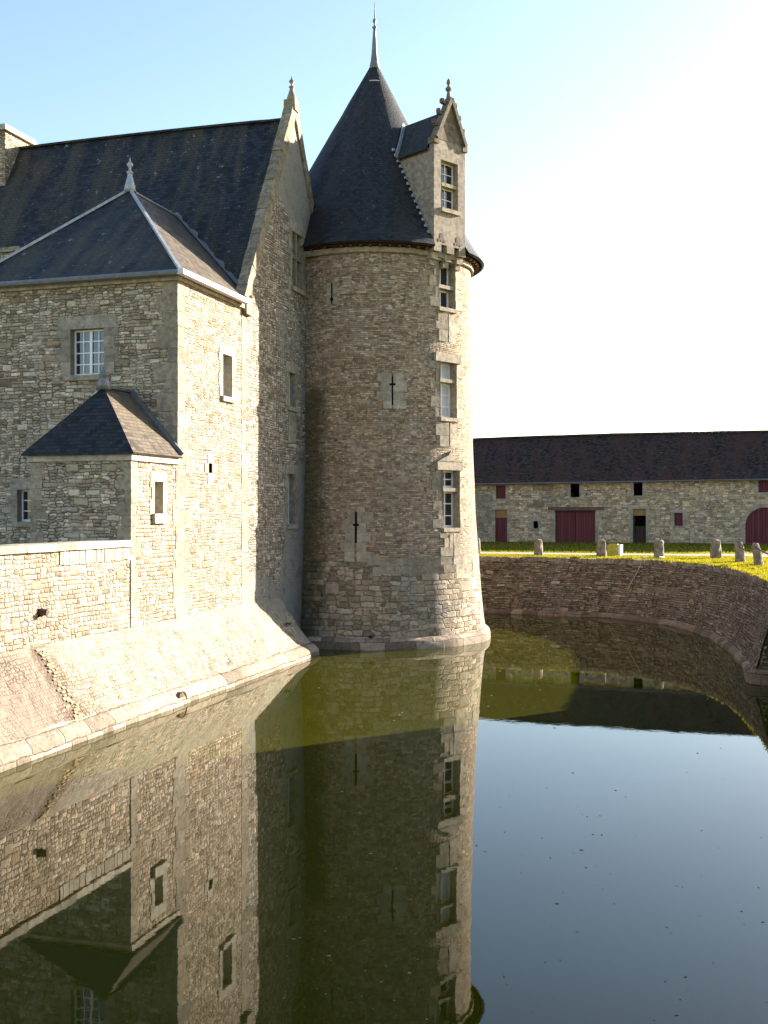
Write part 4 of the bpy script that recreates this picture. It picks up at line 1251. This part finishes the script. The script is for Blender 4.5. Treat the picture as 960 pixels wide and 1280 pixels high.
for i in range(144):
    x = BX0 + i * .4; zz = ez_(x) + 3.06 - .05 * math.sin(x * .21) + mnoise.noise(Vector((x * .6, 3, -1))) * .022
    rd.bar((x, BY + 4, zz), (x + .39, BY + 4, zz + .003), .26, .13)
rd.build('ridge_tiles', M['tile'], barn)
gt = MB(); gt.tube([(BX0, BY - .34, ez_(BX0) - .12), (BX1, BY - .34, ez_(BX1) - .12)], .05, 6); gt.build('gutter', M['zinc'], barn)
def surround(x0, x1, z0, z1, lint=.2, jw=.14, lab=None):
    """pale dressed stones round a barn opening, with reveals"""
    mb = MB(); o = Vector(((x0 + x1) / 2, BY, z0)); w_, h_ = x1 - x0, z1 - z0
    stone_ring(mb, o, AX, -AY, w_, h_, jw, lint, 0, quoin=.10)
    d = .3
    for s in (-1, 1): mb.face([o + AX * s * w_ / 2, o + AX * s * w_ / 2 + AY * d, o + AX * s * w_ / 2 + AY * d + Z * h_, o + AX * s * w_ / 2 + Z * h_])
    mb.face([o + AX * a + AY * b + Z * h_ for a, b in ((-w_ / 2, 0), (w_ / 2, 0), (w_ / 2, d), (-w_ / 2, d))])
    if z0 > 3: mb.box(o, AX, -AY, -w_ / 2 - .1, w_ / 2 + .1, -.3, .03, -.13, 0, .003)
    return mb
def leaf(parent, x0, x1, z0, z1, y, mat, name):
    mb = MB(); mb.aabb(x0, x1, y, y + .05, z0, z1)
    return mb.build(name, mat, parent)
def strap_hinges(parent, x0, x1, y, zs):
    for zz in zs:
        mb = MB(); mb.aabb(x0, x1, y - .014, y - .002, zz - .025, zz + .025); mb.build('hinge', M['iron'], parent)
for kind_, x0, x1, z0, z1 in OPEN:
    if kind_ in ('hatch', 'shutter'):
        so = surround(x0, x1, z0, z1, .16 if z1 < 6 else .06).build('window', M['pale_stone'], barn)
        lf = leaf(so, x0 + .015, x1 - .015, z0 + .01, z1 - .01, BY + .12, M['red'], 'shutter'); strap = None
    elif kind_ == 'loft':
        so = surround(x0, x1, z0, z1, .1).build('window', M['pale_stone'], barn); so['label'] = 'open unglazed loft window'
    elif kind_ == 'slot':
        so = surround(x0, x1, z0, z1, .18).build('window', M['pale_stone'], barn)
    elif kind_ == 'door':
        so = surround(x0, x1, z0, z1, .2).build('door', M['pale_stone'], barn); so['label'] = 'closed dark red plank door under an ochre transom light'
        lf = leaf(so, x0 + .01, x1 - .01, z0, z1 - .52, BY + .12, M['red'], 'door_leaf')
        tm = MB(); tm.aabb(x0 + .01, x1 - .01, BY + .11, BY + .17, z1 - .515, z1 - .45); tm.aabb(x0 + .01, x1 - .01, BY + .14, BY + .16, z1 - .449, z1 - .01)
        for i in range(1, 5): tm.aabb(x0 + (x1 - x0) * i / 5 - .012, x0 + (x1 - x0) * i / 5 + .012, BY + .118, BY + .14, z1 - .45, z1 - .01)
        tm.aabb(x0 + .01, x1 - .01, BY + .112, BY + .139, z1 - .25, z1 - .225)
        tm.build('transom', M['transom'], so)
    elif kind_ == 'door_open':
        so = surround(x0, x1, z0, z1, .2).build('door', M['pale_stone'], barn); so['label'] = 'open doorway with dark interior under an ochre transom'
        tm = MB(); tm.aabb(x0 + .01, x1 - .01, BY + .14, BY + .16, z1 - .42, z1 - .01)
        for i in range(1, 5): tm.aabb(x0 + (x1 - x0) * i / 5 - .012, x0 + (x1 - x0) * i / 5 + .012, BY + .118, BY + .14, z1 - .42, z1 - .01)
        tm.build('transom', M['transom'], so)
        lf = MB(); lf.aabb(x0 + .02, x0 + .07, BY + .3, BY + 1.0, z0, z1 - .45); lf.build('door_leaf', M['old_door'], so)
        lf = MB(); lf.aabb(x0 + .1, x1 - .04, BY + .9, BY + .95, z0, z0 + 1.1); lf.build('half_door', M['old_door'], so)
    elif kind_ == 'gate':
        so = surround(x0, x1, z0, z1, .0, .2).build('cart_door', M['pale_stone'], barn); so['label'] = 'wide pair of dark red plank doors under a timber beam'
        mid = (x0 + x1) / 2
        for a, b in ((x0 + .01, mid - .012), (mid + .012, x1 - .01)):
            lf = leaf(so, a, b, z0 + .04, z1 - .1, BY + .08, M['red'], 'door_leaf')
            strap_hinges(lf, a + .02, b - .3 if a < mid - .5 else b - .02, BY + .08, (z0 + .4, z1 - .5))
        bmz = MB(); bmz.aabb(x0 - .45, x1 + .55, BY - .03, BY + .25, z1 + .004, z1 + .2, .006); bmz.build('timber_lintel', M['brown_wood'], so)
        rl = MB(); rl.tube([(x0 - .02, BY - .07, z1 - .05), (x1 + .02, BY - .07, z1 - .05)], .045, 6); rl.build('sliding_rail', M['red'], so)
mb = MB()       # arched gate
N = 11
for i in range(N):
    a0, a1 = math.pi * i / N + .008, math.pi * (i + 1) / N - .008
    P = []
    for b in (.0 - .02, .28):
        for a, rr in ((a0, 0), (a1, 0), (a1, .24), (a0, .24)): P.append(Vector((ac - (ar + rr) * math.cos(a), BY + b, arch_z + (1.03 + rr) * math.sin(a))))
    mb.shared(P, [(0, 1, 2, 3), (7, 6, 5, 4), (0, 4, 5, 1), (1, 5, 6, 2), (2, 6, 7, 3), (3, 7, 4, 0)])
for s in (-1, 1):
    z = 2.45
    while z < arch_z - .02:
        bh = min(random.uniform(.26, .38), arch_z - z); w_ = random.choice((.22, .36)); mb.aabb(*sorted((ac + s * ar, ac + s * (ar + w_))), BY - .014, BY + .28, z + .004, z + bh - .004, .002); z += bh
ao = mb.build('arched_gate', M['pale_stone'], barn)
lf = MB(); pts = [(ac - ar, 2.5)] + arch[1:-1] + [(ac + ar, 2.5)]
lf.panel((0, BY + .14, 0), AX, -AY, pts); lf.build('door_leaf', M['red'], ao)
oc_ = MB()     # small round vent
for i in range(10):
    a0, a1 = 2 * math.pi * i / 10, 2 * math.pi * (i + 1) / 10
    oc_.face([Vector((-7.08 + math.cos(a) * r_, BY - .012, 5.60 + math.sin(a) * r_)) for a, r_ in ((a0, .06), (a0, .17), (a1, .17), (a1, .06))], n=-AY)
oo = oc_.build('round_vent', M['pale_stone'], barn)
d = MB(); d.face([Vector((-7.08 + math.cos(i * .628) * .06, BY - .008, 5.60 + math.sin(i * .628) * .06)) for i in range(10)], n=-AY); d.build('vent_hole', M['dark'], oo)
fl_ = MB(); fl_.face([(BX0, BY + .05, 2.5), (BX1, BY + .05, 2.5), (BX1, BY + 7.9, 2.5), (BX0, BY + 7.9, 2.5)], n=Z); fl_.build('floor', M['gravel'], barn)

# ================================================================== BOLLARDS, CHAINS, BLOCK, HOSE
def make_bollard(seed, h, r, lean):
    mb = MB(); sg = 12; V = []
    prof_ = [(1.06, -.12), (1.05, 0), (1.0, .25), (.96, .5), (.92, .72), (.88, .86), (.74, .95), (.42, 1.0)]
    for rr, zz in prof_:
        for i in range(sg):
            a = 2 * math.pi * i / sg
            c, s_ = math.cos(a), math.sin(a); sq = 1 / max(abs(c), abs(s_)) ** .35      # a little square in plan
            p = Vector((c * rr * r * sq, s_ * rr * r * sq, zz * h))
            p += Vector((c, s_, .4)) * mnoise.noise(p * 6 + Vector((seed * 3.1, 0, 0))) * .035
            p.x += lean[0] * zz * h; p.y += lean[1] * zz * h; V.append(p)
    n_ = len(prof_)
    F = [(j * sg + i, j * sg + (i + 1) % sg, (j + 1) * sg + (i + 1) % sg, (j + 1) * sg + i) for j in range(n_ - 1) for i in range(sg)] + [tuple((n_ - 1) * sg + i for i in range(sg))]
    mb.shared(V, F)
    return mb
G = 'stone bollards along the moat edge'
BOLL = [((-10.72, 51.6), .74, .17, (0, 0), 'stone bollard half hidden by the right side of the round tower'),
        ((-7.44, 49.75), .76, .21, (0, 0), 'upright flat topped stone bollard nearest the tower, standing in front of the barn slot window'),
        ((-4.50, 49.0), .78, .22, (.02, 0), 'stone bollard touching the small yellow block'),
        ((-1.96, 48.6), .80, .22, (0, 0), 'wide tapering stone bollard where the pale hose hangs over the wall'),
        ((.44, 49.1), .82, .24, (-.03, 0), 'stubby dark stone bollard with a broken top between the hose and the chain'),
        ((1.34, 45.7), .82, .19, (-.06, 0), 'slim stone bollard holding the left end of the chain'),
        ((1.95, 43.2), .84, .18, (-.16, 0), 'stone bollard leaning left at the end of the row by the chain')]
bo = []
for i, (xy, h, r, lean, lab) in enumerate(BOLL):
    b = make_bollard(i, h, r, lean).build('stone_bollard', M['bollard'], None, False)
    b.location = (xy[0], xy[1], GROUND_Z); tag(b, lab, 'bollard', G); bo.append(b)
def chain(p, q, sag, label):
    p, q = Vector(p), Vector(q); L = (q - p).length * 1.06; n_ = int(L / .075)
    mb = MB()
    pt = lambda f_: p.lerp(q, f_) - Z * sag * 4 * f_ * (1 - f_)
    for i in range(n_):
        c = pt((i + .5) / n_); d = (pt((i + 1) / n_) - pt(i / n_)).normalized(); s = d.cross(Z).normalized(); u = s.cross(d)
        if i % 2: s = u
        ring = [c + d * math.cos(2 * math.pi * j / 8) * .058 + s * math.sin(2 * math.pi * j / 8) * .032 for j in range(8)]
        mb.tube(ring + ring[:1], .011, 4)
    tag(mb.build('chain', M['iron']), label, 'chain', 'chains between the bollards')
chain((1.30, 45.5, GROUND_Z + .66), (1.86, 43.35, GROUND_Z + .68), .16, 'rusty chain sagging between the two bollards farthest right')
chain((1.83, 43.0, GROUND_Z + .70), (2.75, 40.6, GROUND_Z + .62), .2, 'rusty chain running off from the leaning bollard at the right edge')
yb = thing('marker_block', (-4.08, 50.6, GROUND_Z), 'small yellow block with a white side on the grass behind a bollard', 'marker block')
yaw = R(-12); ty, ny = Vector((math.cos(yaw), math.sin(yaw), 0)), Vector((math.sin(yaw), -math.cos(yaw), 0))
mb = MB(); o = Vector((-4.06, 50.6, GROUND_Z))
mb.box(o, ty, ny, -.26, .24, -.16, .20, 0, .50, .012); mb.box(o, ty, ny, -.22, .20, -.12, .16, .5, .54, .01); mb.build('body', M['yellow'], yb)
mb = MB(); mb.box(o, ty, ny, .245, .36, -.17, .19, 0, .52, .008); mb.build('end_panel', M['white_stone'], yb)  # separate white slab at the block's right end
hs = MB()
wl_, wh_ = equal(offset(FOOT, .18), NSEG), equal(TOP, NSEG)
hi_ = min(range(NSEG), key=lambda i: abs(wh_[i][0] + 2.42))
nrm = Vector((wl_[hi_][0] - wh_[hi_][0], wl_[hi_][1] - wh_[hi_][1], 0)).normalized()
def on_wall(v, k_=0):
    a, b = wl_[hi_ + k_], wh_[hi_ + k_]
    return Vector((a[0] + (b[0] - a[0]) * v, a[1] + (b[1] - a[1]) * v, .3 + (GROUND_Z - .3) * v)) + nrm * .07
tp = on_wall(1.0); pts = [Vector((-1.75, 48.5, GROUND_Z + .05)), Vector((-1.95, 48.1, GROUND_Z + .06)), tp - nrm * .6 + Z * .08 + Vector((.25, 0, 0)), tp - nrm * .15 + Z * .09, tp + Z * .03]
for i in range(1, 12): pts.append(on_wall(1 - i * .052) - Vector((i * .012 - .03 * math.sin(i * .5), 0, 0)))
sm = []
for i in range(len(pts) - 1):
    for j in range(3): sm.append(pts[i].lerp(pts[i + 1], j / 3))
hs.tube(sm + [pts[-1]], .022, 6)
tag(hs.build('hose', M['hose'], None, True), 'pale hose hanging over the far moat wall below a bollard', 'hose')

# ================================================================== WEEDS
def weed(x, y, z, h, lab, n_=26):
    mb = MB(); rw = random.Random(int(x * 100 + y))
    for _ in range(n_):
        a = rw.uniform(0, 6.28); l = h * rw.uniform(.5, 1); w_ = l * .12
        d = Vector((math.cos(a) * rw.uniform(.2, .9), math.sin(a) * rw.uniform(.2, .9), 1)).normalized(); s = d.cross(Z).normalized() * w_
        p = Vector((x + rw.uniform(-.06, .06), y + rw.uniform(-.06, .06), z)); m_ = p + d * l * .55
        mb.face([p, m_ + s, p + d * l - Z * l * .2, m_ - s])
    tag(mb.build('weed', M['weed']), lab, 'weed', 'weeds in the masonry')
weed(-10.45, 33.32, .38, .17, 'brown weed tuft on the ledge at the foot of the round tower')
weed(-12.35, 30.9, 1.0, .15, 'small weed rooted high in the sloping base near the shadow line')

# ================================================================== LODGE on the right bank (its shadow lies on the water)
lo_ = thing('gate_lodge', (5, 25, GROUND_Z), 'stone gate lodge on the right bank, its shadow across the water', 'lodge')
lx0, lx1, ly0, ly1, lz = 2.0, 8.5, 17.5, 30.5, 6.0
mb = MB()
for o_, t_, n_, a, b in (((0, ly0, 0), AX, -AY, lx0, lx1), ((0, ly1, 0), AX, AY, lx0, lx1), ((lx0, 0, 0), AY, -AX, ly0, ly1), ((lx1, 0, 0), AY, AX, ly0, ly1)):
    mb.panel(o_, t_, n_, [(a, 2.3), (b, 2.3), (b, lz), (a, lz)])
mb.build('wall', M['barn'], lo_)
mb = MB(); ym0, ym1, xm, zt = ly0 + 3.2, ly1 - 3.2, (lx0 + lx1) / 2, 9.2
e = .18; A_, B2, C_, D_ = (lx0 - e, ly0 - e, lz), (lx1 + e, ly0 - e, lz), (lx1 + e, ly1 + e, lz), (lx0 - e, ly1 + e, lz); T0, T1 = (xm, ym0, zt), (xm, ym1, zt)
mb.face([A_, B2, T0]); mb.face([B2, C_, T1, T0]); mb.face([C_, D_, T1]); mb.face([D_, A_, T0, T1]); mb.face([A_, D_, C_, B2])
mb.build('roof', M['tile'], lo_)

# ------------------------------------------------------------------ light, sky, camera
AZ, EL = 40.0, 18.0
sd = Vector((math.sin(R(AZ)) * math.cos(R(EL)), math.cos(R(AZ)) * math.cos(R(EL)), math.sin(R(EL))))
su = bpy.data.lights.new('sun', 'SUN'); su.energy = 5.0; su.angle = R(.53); su.color = (1., .92, .81)
so = bpy.data.objects.new('sun', su); COL.objects.link(so); so.rotation_euler = sd.to_track_quat('Z', 'Y').to_euler(); so.location = (30, 40, 30)
w = bpy.data.worlds.new('World'); scene.world = w; w.use_nodes = True
nt = w.node_tree; nt.nodes.clear()
ow = nt.nodes.new('ShaderNodeOutputWorld'); bg = nt.nodes.new('ShaderNodeBackground'); sk = nt.nodes.new('ShaderNodeTexSky')
sk.sky_type = 'NISHITA'; sk.sun_disc = False; sk.sun_elevation = R(EL); sk.sun_rotation = R(AZ)
sk.air_density = 1.0; sk.dust_density = .85; sk.ozone_density = 1.0; sk.altitude = 60
nt.links.new(sk.outputs[0], bg.inputs[0]); bg.inputs[1].default_value = .077; nt.links.new(bg.outputs[0], ow.inputs[0])

cam = bpy.data.cameras.new('camera'); co = bpy.data.objects.new('camera', cam); COL.objects.link(co)
co.location = (0, 0, 4.5); co.rotation_euler = (R(90), 0, R(16.7))
cam.sensor_fit = 'VERTICAL'; cam.sensor_height = 36; cam.lens = 36 * 1340 / 1280
cam.clip_start = .1; cam.clip_end = 3000
scene.camera = co
scene.render.resolution_x, scene.render.resolution_y = 768, 1024
scene.view_settings.view_transform = 'Standard'; scene.view_settings.look = 'None'
scene.view_settings.exposure = 2.2; scene.view_settings.gamma = 1
scene.render.engine = 'CYCLES'
scene.cycles.max_bounces = 6; scene.cycles.use_denoising = True
